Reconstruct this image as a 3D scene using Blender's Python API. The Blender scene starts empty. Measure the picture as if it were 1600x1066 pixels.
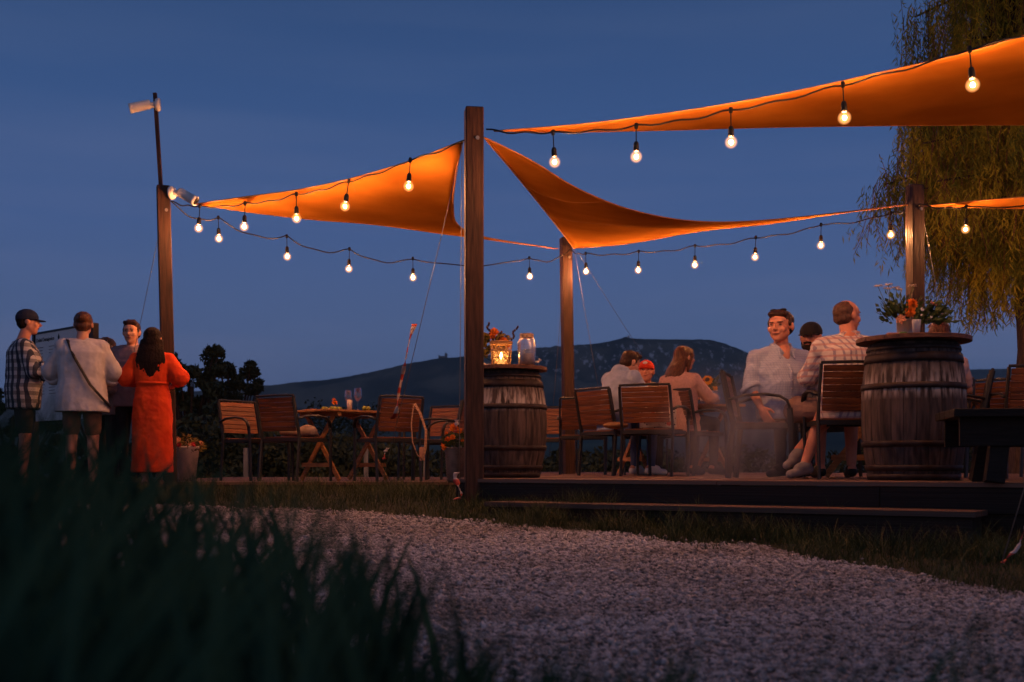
import bpy, math, random
import numpy as np
from mathutils import Vector, Matrix, Euler, noise
random.seed(7); rng = np.random.default_rng(7)
scn = bpy.context.scene
C = scn.collection
R = math.radians
F = 1778.0            # focal length in photograph pixels (40 mm lens)
CZ = 0.60             # camera height over the low ground in front of it

# ---------------------------------------------------------------- camera
cd = bpy.data.cameras.new('camera'); cam = bpy.data.objects.new('camera', cd); C.objects.link(cam)
cam.location = (0, 0, CZ); cam.rotation_euler = (R(90), 0, 0)
cd.lens = 40; cd.sensor_width = 36; cd.shift_y = 195/1600; cd.clip_start = 0.05; cd.clip_end = 20000
cd.dof.use_dof = True; cd.dof.focus_distance = 10.0; cd.dof.aperture_fstop = 3.2
scn.camera = cam

# ---------------------------------------------------------------- dusk sky
w = bpy.data.worlds.new('World'); scn.world = w; w.use_nodes = True
nt = w.node_tree; nt.nodes.clear()
def N(tree, typ, **kw):
    n = tree.nodes.new(typ)
    for k, v in kw.items():
        if hasattr(n, k): setattr(n, k, v)
        else: n.inputs[k].default_value = v
    return n
out = N(nt, 'ShaderNodeOutputWorld'); bg = N(nt, 'ShaderNodeBackground')
tc = N(nt, 'ShaderNodeTexCoord'); sep = N(nt, 'ShaderNodeSeparateXYZ')
nt.links.new(tc.outputs['Generated'], sep.inputs[0])
rmp = N(nt, 'ShaderNodeValToRGB')
el = rmp.color_ramp.elements
el[0].position = 0.0; el[0].color = (0.098, 0.146, 0.292, 1)
el[1].position = 0.80; el[1].color = (0.020, 0.044, 0.112, 1)
e = el.new(0.10); e.color = (0.088, 0.140, 0.295, 1)
e = el.new(0.20); e.color = (0.060, 0.116, 0.282, 1)
e = el.new(0.30); e.color = (0.038, 0.091, 0.236, 1)
e = el.new(0.39); e.color = (0.027, 0.069, 0.182, 1)
nt.links.new(sep.outputs['Z'], rmp.inputs[0])
# thin streaks of cloud low over the horizon
mp = N(nt, 'ShaderNodeMapping'); mp.inputs['Scale'].default_value = (1.6, 1.6, 16)
ns = N(nt, 'ShaderNodeTexNoise'); ns.inputs['Scale'].default_value = 1.6; ns.inputs['Detail'].default_value = 4
nt.links.new(tc.outputs['Generated'], mp.inputs[0]); nt.links.new(mp.outputs[0], ns.inputs[0])
cr = N(nt, 'ShaderNodeValToRGB'); cr.color_ramp.elements[0].position = .44; cr.color_ramp.elements[1].position = .78
cr.color_ramp.elements[0].color = (1, 1, 1, 1); cr.color_ramp.elements[1].color = (1.42, 1.16, 1.06, 1)
nt.links.new(ns.outputs[0], cr.inputs[0])
mul = N(nt, 'ShaderNodeMix'); mul.data_type = 'RGBA'; mul.blend_type = 'MULTIPLY'; mul.inputs[0].default_value = 1
nt.links.new(rmp.outputs[0], mul.inputs[6]); nt.links.new(cr.outputs[0], mul.inputs[7])
# the physical sky of a sun just under the horizon behind the camera, added on top
sky = N(nt, 'ShaderNodeTexSky'); sky.sky_type = 'NISHITA'; sky.sun_disc = False
sky.sun_elevation = R(-2.5); sky.sun_rotation = R(200); sky.ozone_density = 4
add = N(nt, 'ShaderNodeMix'); add.data_type = 'RGBA'; add.blend_type = 'ADD'; add.inputs[0].default_value = 0.10
nt.links.new(mul.outputs[2], add.inputs[6]); nt.links.new(sky.outputs[0], add.inputs[7])
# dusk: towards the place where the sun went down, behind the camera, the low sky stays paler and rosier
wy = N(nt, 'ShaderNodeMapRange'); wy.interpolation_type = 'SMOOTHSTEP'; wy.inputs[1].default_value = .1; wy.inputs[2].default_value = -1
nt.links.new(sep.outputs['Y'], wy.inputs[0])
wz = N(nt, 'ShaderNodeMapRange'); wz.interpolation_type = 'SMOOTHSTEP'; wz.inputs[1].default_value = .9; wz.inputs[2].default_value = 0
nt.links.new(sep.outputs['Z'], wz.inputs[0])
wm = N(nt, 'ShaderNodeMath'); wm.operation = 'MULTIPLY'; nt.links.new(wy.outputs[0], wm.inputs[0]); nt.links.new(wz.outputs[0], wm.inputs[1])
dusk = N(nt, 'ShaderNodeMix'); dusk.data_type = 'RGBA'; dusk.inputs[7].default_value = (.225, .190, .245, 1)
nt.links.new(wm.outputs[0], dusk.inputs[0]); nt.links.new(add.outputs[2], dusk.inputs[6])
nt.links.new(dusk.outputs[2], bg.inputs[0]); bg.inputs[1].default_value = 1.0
nt.links.new(bg.outputs[0], out.inputs[0])
vs = scn.view_settings
scn.display_settings.display_device = 'sRGB'
vs.view_transform = 'Standard'; vs.look = 'None'; vs.gamma = 1; vs.exposure = 0; vs.use_curve_mapping = False
scn.render.engine = 'CYCLES'
cy = scn.cycles
cy.use_denoising = True
try: cy.denoiser = 'OPENIMAGEDENOISE'
except Exception: pass
cy.max_bounces = 6; cy.transparent_max_bounces = 8; cy.sample_clamp_indirect = 2.0; cy.volume_bounces = 0
cy.caustics_reflective = False; cy.caustics_refractive = False

# ---------------------------------------------------------------- materials
def nodes(name):
    m = bpy.data.materials.new(name); m.use_nodes = True
    t = m.node_tree; b = t.nodes['Principled BSDF']
    return m, t, b
def mat(name, col, col2=None, scale=8, stretch=(1, 1, 1), rough=.7, bump=.2, metal=0, rand=0, spec=.3, lo=.35, hi=.65, detail=5,
        emit=None, es=0, trans=0, alpha=1, sub=0, wet=None):
    m, t, b = nodes(name)
    col2 = col2 or tuple(c*.7 for c in col)
    tcn = N(t, 'ShaderNodeTexCoord'); mpn = N(t, 'ShaderNodeMapping'); mpn.inputs['Scale'].default_value = stretch
    t.links.new(tcn.outputs['Object'], mpn.inputs[0])
    src = mpn.outputs[0]
    oi = N(t, 'ShaderNodeObjectInfo')
    av = N(t, 'ShaderNodeVectorMath'); av.operation = 'ADD'
    sc_ = N(t, 'ShaderNodeVectorMath'); sc_.operation = 'SCALE'; sc_.inputs[3].default_value = 37.0
    cmb = N(t, 'ShaderNodeCombineXYZ')
    for k in range(3): t.links.new(oi.outputs['Random'], cmb.inputs[k])
    t.links.new(cmb.outputs[0], sc_.inputs[0])
    t.links.new(src, av.inputs[0]); t.links.new(sc_.outputs[0], av.inputs[1])
    nz = N(t, 'ShaderNodeTexNoise'); nz.inputs['Scale'].default_value = scale; nz.inputs['Detail'].default_value = detail
    t.links.new(av.outputs[0], nz.inputs[0])
    rp = N(t, 'ShaderNodeValToRGB'); rp.color_ramp.elements[0].position = lo; rp.color_ramp.elements[1].position = hi
    rp.color_ramp.elements[0].color = (*col2, 1); rp.color_ramp.elements[1].color = (*col, 1)
    t.links.new(nz.outputs[0], rp.inputs[0])
    last = rp.outputs[0]
    if rand:
        hs = N(t, 'ShaderNodeHueSaturation'); mr = N(t, 'ShaderNodeMapRange')
        mr.inputs[3].default_value = 1-rand; mr.inputs[4].default_value = 1+rand
        t.links.new(oi.outputs['Random'], mr.inputs[0]); t.links.new(mr.outputs[0], hs.inputs['Value'])
        t.links.new(last, hs.inputs['Color']); last = hs.outputs[0]
    t.links.new(last, b.inputs['Base Color'])
    b.inputs['Roughness'].default_value = rough; b.inputs['Metallic'].default_value = metal
    b.inputs['Specular IOR Level'].default_value = spec
    if bump:
        bp = N(t, 'ShaderNodeBump'); bp.inputs['Strength'].default_value = bump; bp.inputs['Distance'].default_value = .01
        t.links.new(nz.outputs[0], bp.inputs['Height']); t.links.new(bp.outputs[0], b.inputs['Normal'])
    if emit: b.inputs['Emission Color'].default_value = (*emit, 1); b.inputs['Emission Strength'].default_value = es
    if trans: b.inputs['Transmission Weight'].default_value = trans
    if alpha < 1: b.inputs['Alpha'].default_value = alpha
    if sub:
        b.inputs['Subsurface Weight'].default_value = sub; b.inputs['Subsurface Radius'].default_value = (.02, .008, .004)
    return m
def emis(name, col, s):
    m = bpy.data.materials.new(name); m.use_nodes = True; t = m.node_tree; t.nodes.clear()
    o = N(t, 'ShaderNodeOutputMaterial'); e_ = N(t, 'ShaderNodeEmission'); e_.inputs[0].default_value = (*col, 1); e_.inputs[1].default_value = s
    t.links.new(e_.outputs[0], o.inputs[0]); return m
def plaid(name, a, b_, c, sx=28, rough=.85, line=.3):
    """woven check: two sets of stripes crossing, in object coordinates"""
    m, t, bs = nodes(name)
    tcn = N(t, 'ShaderNodeTexCoord'); sp = N(t, 'ShaderNodeSeparateXYZ'); t.links.new(tcn.outputs['Object'], sp.inputs[0])
    def stripe(src, k, ph):
        mu = N(t, 'ShaderNodeMath'); mu.operation = 'MULTIPLY_ADD'; mu.inputs[1].default_value = k; mu.inputs[2].default_value = ph; t.links.new(src, mu.inputs[0])
        fr = N(t, 'ShaderNodeMath'); fr.operation = 'FRACT'; t.links.new(mu.outputs[0], fr.inputs[0])
        lt = N(t, 'ShaderNodeMath'); lt.operation = 'LESS_THAN'; lt.inputs[1].default_value = line; t.links.new(fr.outputs[0], lt.inputs[0])
        return lt.outputs[0]
    adx = N(t, 'ShaderNodeMath'); adx.operation = 'ADD'; t.links.new(sp.outputs[0], adx.inputs[0]); t.links.new(sp.outputs[1], adx.inputs[1])
    s1 = stripe(adx.outputs[0], sx, .1); s2 = stripe(sp.outputs[2], sx, .3)
    m1 = N(t, 'ShaderNodeMix'); m1.data_type = 'RGBA'; m1.inputs[6].default_value = (*a, 1); m1.inputs[7].default_value = (*b_, 1); t.links.new(s1, m1.inputs[0])
    m2 = N(t, 'ShaderNodeMix'); m2.data_type = 'RGBA'; t.links.new(m1.outputs[2], m2.inputs[6]); m2.inputs[7].default_value = (*c, 1)
    hf = N(t, 'ShaderNodeMath'); hf.operation = 'MULTIPLY'; hf.inputs[1].default_value = .6; t.links.new(s2, hf.inputs[0]); t.links.new(hf.outputs[0], m2.inputs[0])
    t.links.new(m2.outputs[2], bs.inputs['Base Color']); bs.inputs['Roughness'].default_value = rough; bs.inputs['Specular IOR Level'].default_value = .2
    return m
M = {}
M['post'] = mat('stained post wood', (.060, .027, .016), (.022, .010, .0065), 6, (9, 9, .8), .6, .5, rand=.1)
M['slat'] = mat('oiled hardwood slat', (.185, .060, .020), (.080, .027, .012), 5, (1.2, 14, 14), .5, .3, rand=.22, spec=.4)
M['metal'] = mat('dark powder coated steel', (.011, .011, .012), (.007, .007, .008), 20, rough=.5, bump=.05, spec=.5)
M['deck'] = mat('weathered deck board', (.27, .155, .105), (.13, .075, .055), 4, (.6, 9, 9), .72, .5, rand=.25)
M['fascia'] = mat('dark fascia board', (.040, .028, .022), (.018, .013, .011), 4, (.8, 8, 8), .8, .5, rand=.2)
M['treadedge'] = mat('step board', (.17, .11, .08), (.08, .05, .04), 4, (.8, 9, 9), .75, .4, rand=.1)
M['table'] = mat('light larch wood', (.42, .20, .075), (.25, .11, .04), 5, (10, 1.2, 10), .55, .3, rand=.15)
M['tabledark'] = mat('dark plank wood', (.016, .011, .009), (.007, .005, .004), 6, (1, 9, 9), .7, .4)
M['stave'] = mat('weathered oak stave', (.092, .066, .058), (.022, .017, .017), 5, (6, 6, .8), .75, .6, rand=.25)
def stave_mat():
    m = M['stave']; t = m.node_tree; b = t.nodes['Principled BSDF']
    # lime bloom running down from the upper bands, and pale rings of wear
    src = b.inputs['Base Color'].links[0].from_socket
    tcn = N(t, 'ShaderNodeTexCoord'); sp = N(t, 'ShaderNodeSeparateXYZ'); t.links.new(tcn.outputs['Object'], sp.inputs[0])
    r1 = N(t, 'ShaderNodeValToRGB'); cr_ = r1.color_ramp; cr_.elements[0].position = .55; cr_.elements[0].color = (0, 0, 0, 1)
    cr_.elements[1].position = .80; cr_.elements[1].color = (0, 0, 0, 1)
    a_ = cr_.elements.new(.63); a_.color = (.95, .95, .95, 1); a_ = cr_.elements.new(.70); a_.color = (.55, .55, .55, 1)
    t.links.new(sp.outputs[2], r1.inputs[0])
    mpn = N(t, 'ShaderNodeMapping'); mpn.inputs['Scale'].default_value = (22, 22, 3.5); t.links.new(tcn.outputs['Object'], mpn.inputs[0])
    nz = N(t, 'ShaderNodeTexNoise'); nz.inputs['Scale'].default_value = 1.6; nz.inputs['Detail'].default_value = 6; t.links.new(mpn.outputs[0], nz.inputs[0])
    r2 = N(t, 'ShaderNodeValToRGB'); r2.color_ramp.elements[0].position = .42; r2.color_ramp.elements[1].position = .60; t.links.new(nz.outputs[0], r2.inputs[0])
    mu = N(t, 'ShaderNodeMath'); mu.operation = 'MULTIPLY'; t.links.new(r1.outputs[0], mu.inputs[0]); t.links.new(r2.outputs[0], mu.inputs[1])
    mx = N(t, 'ShaderNodeMix'); mx.data_type = 'RGBA'; t.links.new(mu.outputs[0], mx.inputs[0]); t.links.new(src, mx.inputs[6]); mx.inputs[7].default_value = (.50, .45, .42, 1)
    t.links.new(mx.outputs[2], b.inputs['Base Color'])
stave_mat()
M['hoop'] = mat('rusted hoop iron', (.050, .042, .044), (.030, .018, .014), 12, rough=.6, bump=.3, metal=.5)
M['barreltop'] = mat('barrel table board', (.17, .075, .040), (.07, .032, .022), 5, (1, 9, 9), .55, .4)
M['white'] = mat('white plastic', (.75, .74, .72), (.68, .66, .64), 5, rough=.4, bump=0)
M['black'] = mat('black rubber', (.012, .012, .013), rough=.6, bump=0)
M['cable'] = mat('black cable', (.02, .018, .017), rough=.5, bump=0)
M['steelrope'] = mat('galvanised wire rope', (.35, .34, .33), rough=.4, bump=0, metal=.7)
M['skin'] = mat('skin', (.64, .33, .22), (.54, .25, .16), 9, rough=.5, bump=.08, spec=.35, sub=.08)
M['skinred'] = mat('ruddy skin', (.64, .29, .19), (.54, .21, .13), 9, rough=.5, bump=.08, spec=.35, sub=.08)
M['hairdark'] = mat('dark brown hair', (.020, .009, .006), (.008, .004, .003), 30, (5, 5, .6), .7, .7, spec=.15)
M['hairred'] = mat('auburn hair', (.16, .055, .022), (.045, .016, .009), 16, (7, 7, .4), .45, .9)
M['hairbrown'] = mat('brown hair', (.055, .020, .011), (.022, .009, .005), 30, (4, 4, 1), .5, .9)
M['hairgrey'] = mat('greying cropped hair', (.12, .06, .042), (.06, .03, .022), 40, rough=.6, bump=.6)
M['eyewhite'] = mat('eye white', (.38, .33, .30), rough=.2, bump=0)
M['pupil'] = mat('dark pupil', (.01, .008, .007), rough=.15, bump=0)
M['lips'] = mat('lips', (.42, .15, .11), rough=.4, bump=0)
M['grass'] = mat('verge grass blades', (.085, .100, .022), (.032, .042, .012), 3, rough=.6, bump=0, lo=.3, hi=.7)
M['foregrass'] = mat('tall foreground grass', (.040, .115, .060), (.014, .050, .030), 4, rough=.55, bump=0, lo=.3, hi=.7)
M['soil'] = mat('grassy soil', (.035, .040, .018), (.018, .018, .010), 4, rough=.95, bump=.6)
M['gravel'] = mat('gravel bed', (.34, .31, .28), (.12, .11, .10), 45, rough=.95, bump=1, lo=.3, hi=.7)
M['leafdark'] = mat('dark foliage', (.055, .075, .035), (.020, .032, .016), 3, rough=.7, bump=0)
M['willow'] = mat('willow leaves', (.26, .22, .025), (.09, .10, .018), 2, rough=.6, bump=0, lo=.35, hi=.6)
def leaf_mat(name, c1, c2, sc):
    m = bpy.data.materials.new(name); m.use_nodes = True; t = m.node_tree; t.nodes.clear()
    o = N(t, 'ShaderNodeOutputMaterial'); tcn = N(t, 'ShaderNodeTexCoord'); nz = N(t, 'ShaderNodeTexNoise'); nz.inputs['Scale'].default_value = sc; t.links.new(tcn.outputs['Object'], nz.inputs[0])
    r = N(t, 'ShaderNodeValToRGB'); r.color_ramp.elements[0].color = (*c2, 1); r.color_ramp.elements[1].color = (*c1, 1); r.color_ramp.elements[0].position = .38; r.color_ramp.elements[1].position = .62; t.links.new(nz.outputs[0], r.inputs[0])
    d_ = N(t, 'ShaderNodeBsdfDiffuse'); tr = N(t, 'ShaderNodeBsdfTranslucent'); mx = N(t, 'ShaderNodeMixShader'); mx.inputs[0].default_value = .4
    for q in (d_, tr): t.links.new(r.outputs[0], q.inputs[0])
    t.links.new(d_.outputs[0], mx.inputs[1]); t.links.new(tr.outputs[0], mx.inputs[2]); t.links.new(mx.outputs[0], o.inputs[0]); return m
M['willow'] = leaf_mat('willow leaves', (.42, .36, .04), (.14, .16, .03), 1.6)
M['foregrass'] = leaf_mat('tall foreground grass', (.046, .120, .072), (.012, .040, .028), 2.2)
M['bark'] = mat('bark', (.075, .050, .035), (.03, .02, .015), 8, (5, 5, 1), .9, .8)
M['twig'] = mat('reddish twig', (.16, .06, .035), rough=.7, bump=0)

# ---------------------------------------------------------------- mesh builder
class MB:
    def __init__(s): s.v = []; s.f = []
    def add(s, vs_, fs):
        o = len(s.v); s.v += [tuple(v) for v in vs_]; s.f += [tuple(i+o for i in f) for f in fs]; return s
    def box(s, c, size, rot=None):
        c = Vector(c); hx, hy, hz = size[0]/2, size[1]/2, size[2]/2
        p = [Vector((x, y, z)) for z in (-hz, hz) for y in (-hy, hy) for x in (-hx, hx)]
        if rot is not None: p = [rot @ q for q in p]
        return s.add([c+q for q in p], [(0, 2, 3, 1), (4, 5, 7, 6), (0, 1, 5, 4), (2, 6, 7, 3), (0, 4, 6, 2), (1, 3, 7, 5)])
    def sweep(s, pts, ra, rb=None, n=8, side=None, radii=None):
        """closed tube along points; ra across, rb up"""
        rb = ra if rb is None else rb
        P = [Vector(p) for p in pts]; vs_ = []
        prev = None
        for i, p in enumerate(P):
            d = (P[min(i+1, len(P)-1)]-P[max(i-1, 0)]).normalized()
            ref = Vector(side) if side else (Vector((0, 0, 1)) if abs(d.z) < .9 else Vector((1, 0, 0)))
            if prev is not None and not side: ref = prev
            b_ = (ref - d*ref.dot(d)); b_ = b_.normalized() if b_.length > 1e-6 else d.orthogonal().normalized()
            a_ = d.cross(b_).normalized(); prev = b_
            k = radii[i] if radii else 1
            for j in range(n):
                t = 2*math.pi*(j+.5)/n
                vs_.append(p + a_*math.cos(t)*ra*k*(1.0) + b_*math.sin(t)*rb*k)
        fs = []
        for i in range(len(P)-1):
            for j in range(n):
                a, b = i*n+j, i*n+(j+1) % n
                fs.append((a, b, b+n, a+n))
        fs.append(tuple(range(n-1, -1, -1))); fs.append(tuple((len(P)-1)*n+j for j in range(n)))
        return s.add(vs_, fs)
    def lathe(s, prof, n=24, c=(0, 0, 0), cap=True, a0=0, a1=2*math.pi):
        full = abs(a1-a0-2*math.pi) < 1e-6; m = n if full else n+1
        vs_ = [(c[0]+r*math.cos(a0+(a1-a0)*j/n), c[1]+r*math.sin(a0+(a1-a0)*j/n), c[2]+z) for r, z in prof for j in range(m)]
        fs = []
        for i in range(len(prof)-1):
            for j in range(n):
                a, b = i*m+j, i*m+(j+1) % m
                fs.append((a, b, b+m, a+m))
        if cap and full:
            fs.append(tuple(range(m-1, -1, -1))); fs.append(tuple((len(prof)-1)*m+j for j in range(m)))
        return s.add(vs_, fs)
    def ell(s, c, r, rot=None, n=14, k=9):
        c = Vector(c); vs_ = []
        for i in range(1, k):
            ph = math.pi*i/k
            for j in range(n):
                t = 2*math.pi*j/n
                q = Vector((r[0]*math.sin(ph)*math.cos(t), r[1]*math.sin(ph)*math.sin(t), -r[2]*math.cos(ph)))
                vs_.append(c + (rot @ q if rot is not None else q))
        top = Vector((0, 0, r[2])); bot = Vector((0, 0, -r[2]))
        vs_.append(c+(rot @ bot if rot is not None else bot)); vs_.append(c+(rot @ top if rot is not None else top))
        fs = []
        for i in range(k-2):
            for j in range(n):
                a, b = i*n+j, i*n+(j+1) % n
                fs.append((a, b, b+n, a+n))
        L = len(vs_)
        for j in range(n):
            fs.append((L-2, (j+1) % n, j)); fs.append((L-1, (k-2)*n+j, (k-2)*n+(j+1) % n))
        return s.add(vs_, fs)
    def rcone(s, p0, r0, p1, r1, n=12):
        p0 = Vector(p0); p1 = Vector(p1); d = (p1-p0); L = d.length; d = d.normalized() if L > 1e-6 else Vector((0, 0, 1))
        pts = []; rad = []
        for a in (85, 60, 35, 10):
            pts.append(p0-d*r0*math.sin(R(a))); rad.append(r0*math.cos(R(a)))
        for a in (10, 35, 60, 85):
            pts.append(p1+d*r1*math.sin(R(a))); rad.append(r1*math.cos(R(a)))
        return s.sweep(pts, 1, 1, n, radii=rad)
    def loft(s, rings, n=20):
        """rings: (centre, side vector, forward vector) as half axes; closed"""
        vs_ = []
        for c, a, b in rings:
            c, a, b = Vector(c), Vector(a), Vector(b)
            for j in range(n):
                t = 2*math.pi*j/n
                ct, st = math.cos(t), math.sin(t)
                e_ = .85
                vs_.append(c + a*(abs(ct)**e_)*(1 if ct > 0 else -1) + b*(abs(st)**e_)*(1 if st > 0 else -1))
        fs = []
        for i in range(len(rings)-1):
            for j in range(n):
                a, b = i*n+j, i*n+(j+1) % n
                fs.append((a, b, b+n, a+n))
        fs.append(tuple(range(n-1, -1, -1))); fs.append(tuple((len(rings)-1)*n+j for j in range(n)))
        return s.add(vs_, fs)
    def mesh(s, name, m, smooth=False):
        me = bpy.data.meshes.new(name); me.from_pydata(s.v, [], s.f); me.materials.append(m)
        if smooth: me.polygons.foreach_set('use_smooth', [True]*len(me.polygons))
        return me
    def build(s, name, m, parent=None, smooth=False, bevel=0):
        o = link(name, s.mesh(name, m, smooth), parent)
        if bevel:
            b = o.modifiers.new('bevel', 'BEVEL'); b.width = bevel; b.segments = 1; b.limit_method = 'ANGLE'
        return o
def link(name, me, parent=None, loc=None, rot=None):
    o = bpy.data.objects.new(name, me); C.objects.link(o)
    if parent: o.parent = parent
    if loc is not None: o.location = loc
    if rot is not None: o.rotation_euler = rot
    return o
def thing(name, label, cat, loc=(0, 0, 0), rz=0, group=None):
    o = bpy.data.objects.new(name, None); C.objects.link(o); o.empty_display_size = .1
    o.location = loc; o.rotation_euler = (0, 0, R(rz)); return tag(o, label, cat, group)
def tag(o, label, cat, group=None):
    o['label'] = label; o['category'] = cat
    if group: o['group'] = group
    return o
def kind(o, k): o['kind'] = k; return o
def copy_tree(o, loc, rz, label=None, group=None):
    r = o.copy(); C.objects.link(r); r.location = loc; r.rotation_euler = (0, 0, R(rz))
    if label: r['label'] = label
    if group: r['group'] = group
    for ch in o.children:
        c = ch.copy(); C.objects.link(c); c.parent = r
        for g in ch.children:
            d = g.copy(); C.objects.link(d); d.parent = c
    return r
def bulk(name, V, Fc, m, parent=None, smooth=False):
    """numpy arrays straight into a mesh: V (n,3), Fc (k,3|4)"""
    me = bpy.data.meshes.new(name); n, k = len(V), len(Fc); w_ = Fc.shape[1]
    me.vertices.add(n); me.vertices.foreach_set('co', V.astype(np.float32).ravel())
    me.loops.add(k*w_); me.loops.foreach_set('vertex_index', Fc.astype(np.int32).ravel())
    me.polygons.add(k); me.polygons.foreach_set('loop_start', np.arange(0, k*w_, w_, dtype=np.int32))
    me.update(calc_edges=True); me.materials.append(m)
    if smooth: me.polygons.foreach_set('use_smooth', np.ones(k, dtype=bool))
    return link(name, me, parent)
def at(px, py, d): return Vector(((px-800)/F*d, d, CZ+(728-py)/F*d))
def X(px, d): return (px-800)/F*d
DZ = CZ-.10           # right deck top
LZ = CZ-.16           # left deck top
def ground(y):
    ys = [-30, 0, 3, 5, 7.5, 9, 11, 14, 20, 40, 120, 400, 5000, 5100]
    zs = [-.75, -.62, -.60, -.55, -.42, -.28, -.22, -.24, -.9, -3, -9, -16, -30, -60]
    return CZ+float(np.interp(y, ys, zs))
# ================================================================ the setting
def grid(xs, ys, zf, name, m, smooth=True):
    xs = np.array(xs); ys = np.array(ys)
    V = np.array([(x, y, zf(x, y)) for y in ys for x in xs]); nx = len(xs)
    Fc = np.array([(j*nx+i, j*nx+i+1, (j+1)*nx+i+1, (j+1)*nx+i) for j in range(len(ys)-1) for i in range(nx-1)])
    return bulk(name, V, Fc, m, None, smooth)
ys = list(np.arange(-30, 0, 3))+list(np.arange(0, 16, .5))+[17, 18, 20, 24, 30, 40, 60, 90, 140, 220, 400, 800, 1500, 3000, 5000]
xs = [-5000, -2000, -600, -200, -80, -40, -20]+list(np.arange(-12, 12.1, 1.0))+[20, 40, 80, 200, 600, 2000, 5000]
kind(grid(xs, ys, lambda x, y: ground(y)-.012, 'ground', M['soil']), 'structure')

# edge of the gravel against the verge, found from points on the real slope
def on_ground(px, py):
    d = 3.0
    for _ in range(600):
        if (py-728)/F*d >= CZ-ground(d): break
        d += .02
    return Vector((X(px, d), d, ground(d)))
edge = [on_ground(*p) for p in [(120, 792), (280, 792), (420, 797), (560, 802), (700, 813), (800, 824), (950, 833), (1010, 840), (1060, 852), (1180, 853), (1240, 866), (1300, 880), (1380, 890), (1450, 905), (1520, 918), (1600, 930), (1750, 960)]]
ex = [p.x for p in edge]; ey = [p.y for p in edge]
order = np.argsort(ex); ex = list(np.array(ex)[order]); ey = list(np.array(ey)[order])
def edge_y(x): return float(np.interp(x, ex, ey))+.10*noise.noise(Vector((x*2.2, 7, 0)))+.07*noise.noise(Vector((x*6.5, 2, 0)))
gx = np.arange(-7, 5.01, .12)
V = []; rows = 40
for j in range(rows):
    for x in gx:
        y1 = edge_y(x)+.06*noise.noise(Vector((x*3, 0, 0))); y0 = -1.0
        y = y0+(y1-y0)*j/(rows-1); V.append((x, y, ground(y)-.002))
nx = len(gx)
Fc = np.array([(j*nx+i, j*nx+i+1, (j+1)*nx+i+1, (j+1)*nx+i) for j in range(rows-1) for i in range(nx-1)])
kind(bulk('gravel_path', np.array(V), Fc, M['gravel'], None, True), 'structure')

# loose stones of the gravel
def stones(n):
    base = np.array([(1, 0, 0), (-1, 0, 0), (0, 1, 0), (0, -1, 0), (0, 0, 1), (0, 0, -1)], float)
    fb = np.array([(0, 2, 4), (2, 1, 4), (1, 3, 4), (3, 0, 4), (2, 0, 5), (1, 2, 5), (3, 1, 5), (0, 3, 5)])
    d = np.sqrt(rng.uniform(1.9**2, 9.2**2, n*2)); px = rng.uniform(120, 1680, n*2); x = (px-800)/F*d
    fx = np.linspace(-9, 6, 1500); fy = np.array([edge_y(q) for q in fx])
    ok = d < np.interp(x, fx, fy)+rng.normal(0, .06, n*2)*(1+2*(rng.random(n*2) < .04)); x = x[ok][:n]; d = d[ok][:n]; n = len(x)
    s = rng.uniform(.0042, .0120, n)*np.interp(d, [2, 9], [.85, 1.3])*np.where(rng.random(n) < .03, rng.uniform(1.5, 2.2, n), 1)
    sc = np.stack([s*rng.uniform(.8, 1.5, n), s*rng.uniform(.8, 1.3, n), s*rng.uniform(.5, .9, n)], 1)
    th = rng.uniform(0, 2*np.pi, n); tl = rng.normal(0, .4, n)
    B = base[None]*sc[:, None, :]*rng.uniform(.75, 1.15, (n, 6, 1))
    c, s_ = np.cos(tl), np.sin(tl)
    y2 = B[..., 1]*c[:, None]-B[..., 2]*s_[:, None]; z2 = B[..., 1]*s_[:, None]+B[..., 2]*c[:, None]
    c, s_ = np.cos(th), np.sin(th)
    x3 = B[..., 0]*c[:, None]-y2*s_[:, None]; y3 = B[..., 0]*s_[:, None]+y2*c[:, None]
    g = np.array([ground(q) for q in d])
    Vv = np.stack([x3+x[:, None], y3+d[:, None], z2+(g+s*.35)[:, None]], 2).reshape(-1, 3)
    Ff = (fb[None]+(np.arange(n)*6)[:, None, None]).reshape(-1, 3)
    return Vv, Ff
gm = mat('limestone chips', (.66, .62, .58), (.15, .14, .13), 30, rough=.9, bump=.3, lo=.35, hi=.62, detail=2)
def patchy(m, sc, lo, lov):
    # broad worn and earthy patches over the fine grain
    t = m.node_tree; b = t.nodes['Principled BSDF']; src = b.inputs['Base Color'].links[0].from_socket
    tcn = N(t, 'ShaderNodeTexCoord'); mpn = N(t, 'ShaderNodeMapping'); mpn.inputs['Scale'].default_value = (.6, 1.5, 1); t.links.new(tcn.outputs['Object'], mpn.inputs[0])
    nz = N(t, 'ShaderNodeTexNoise'); nz.inputs['Scale'].default_value = sc; nz.inputs['Detail'].default_value = 5; t.links.new(mpn.outputs[0], nz.inputs[0])
    r = N(t, 'ShaderNodeValToRGB'); r.color_ramp.elements[0].position = .36; r.color_ramp.elements[1].position = .60; r.color_ramp.elements[0].color = (lov, lov*.93, lov*.85, 1); r.color_ramp.elements[1].color = (1, 1, 1, 1); t.links.new(nz.outputs[0], r.inputs[0])
    mx = N(t, 'ShaderNodeMix'); mx.data_type = 'RGBA'; mx.blend_type = 'MULTIPLY'; mx.inputs[0].default_value = 1; t.links.new(src, mx.inputs[6]); t.links.new(r.outputs[0], mx.inputs[7]); t.links.new(mx.outputs[2], b.inputs['Base Color'])
patchy(gm, 1.3, .36, .68); patchy(M['gravel'], 1.3, .36, .68)
Vv, Ff = stones(150000)
kind(bulk('gravel', Vv, Ff, gm), 'stuff')

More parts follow.
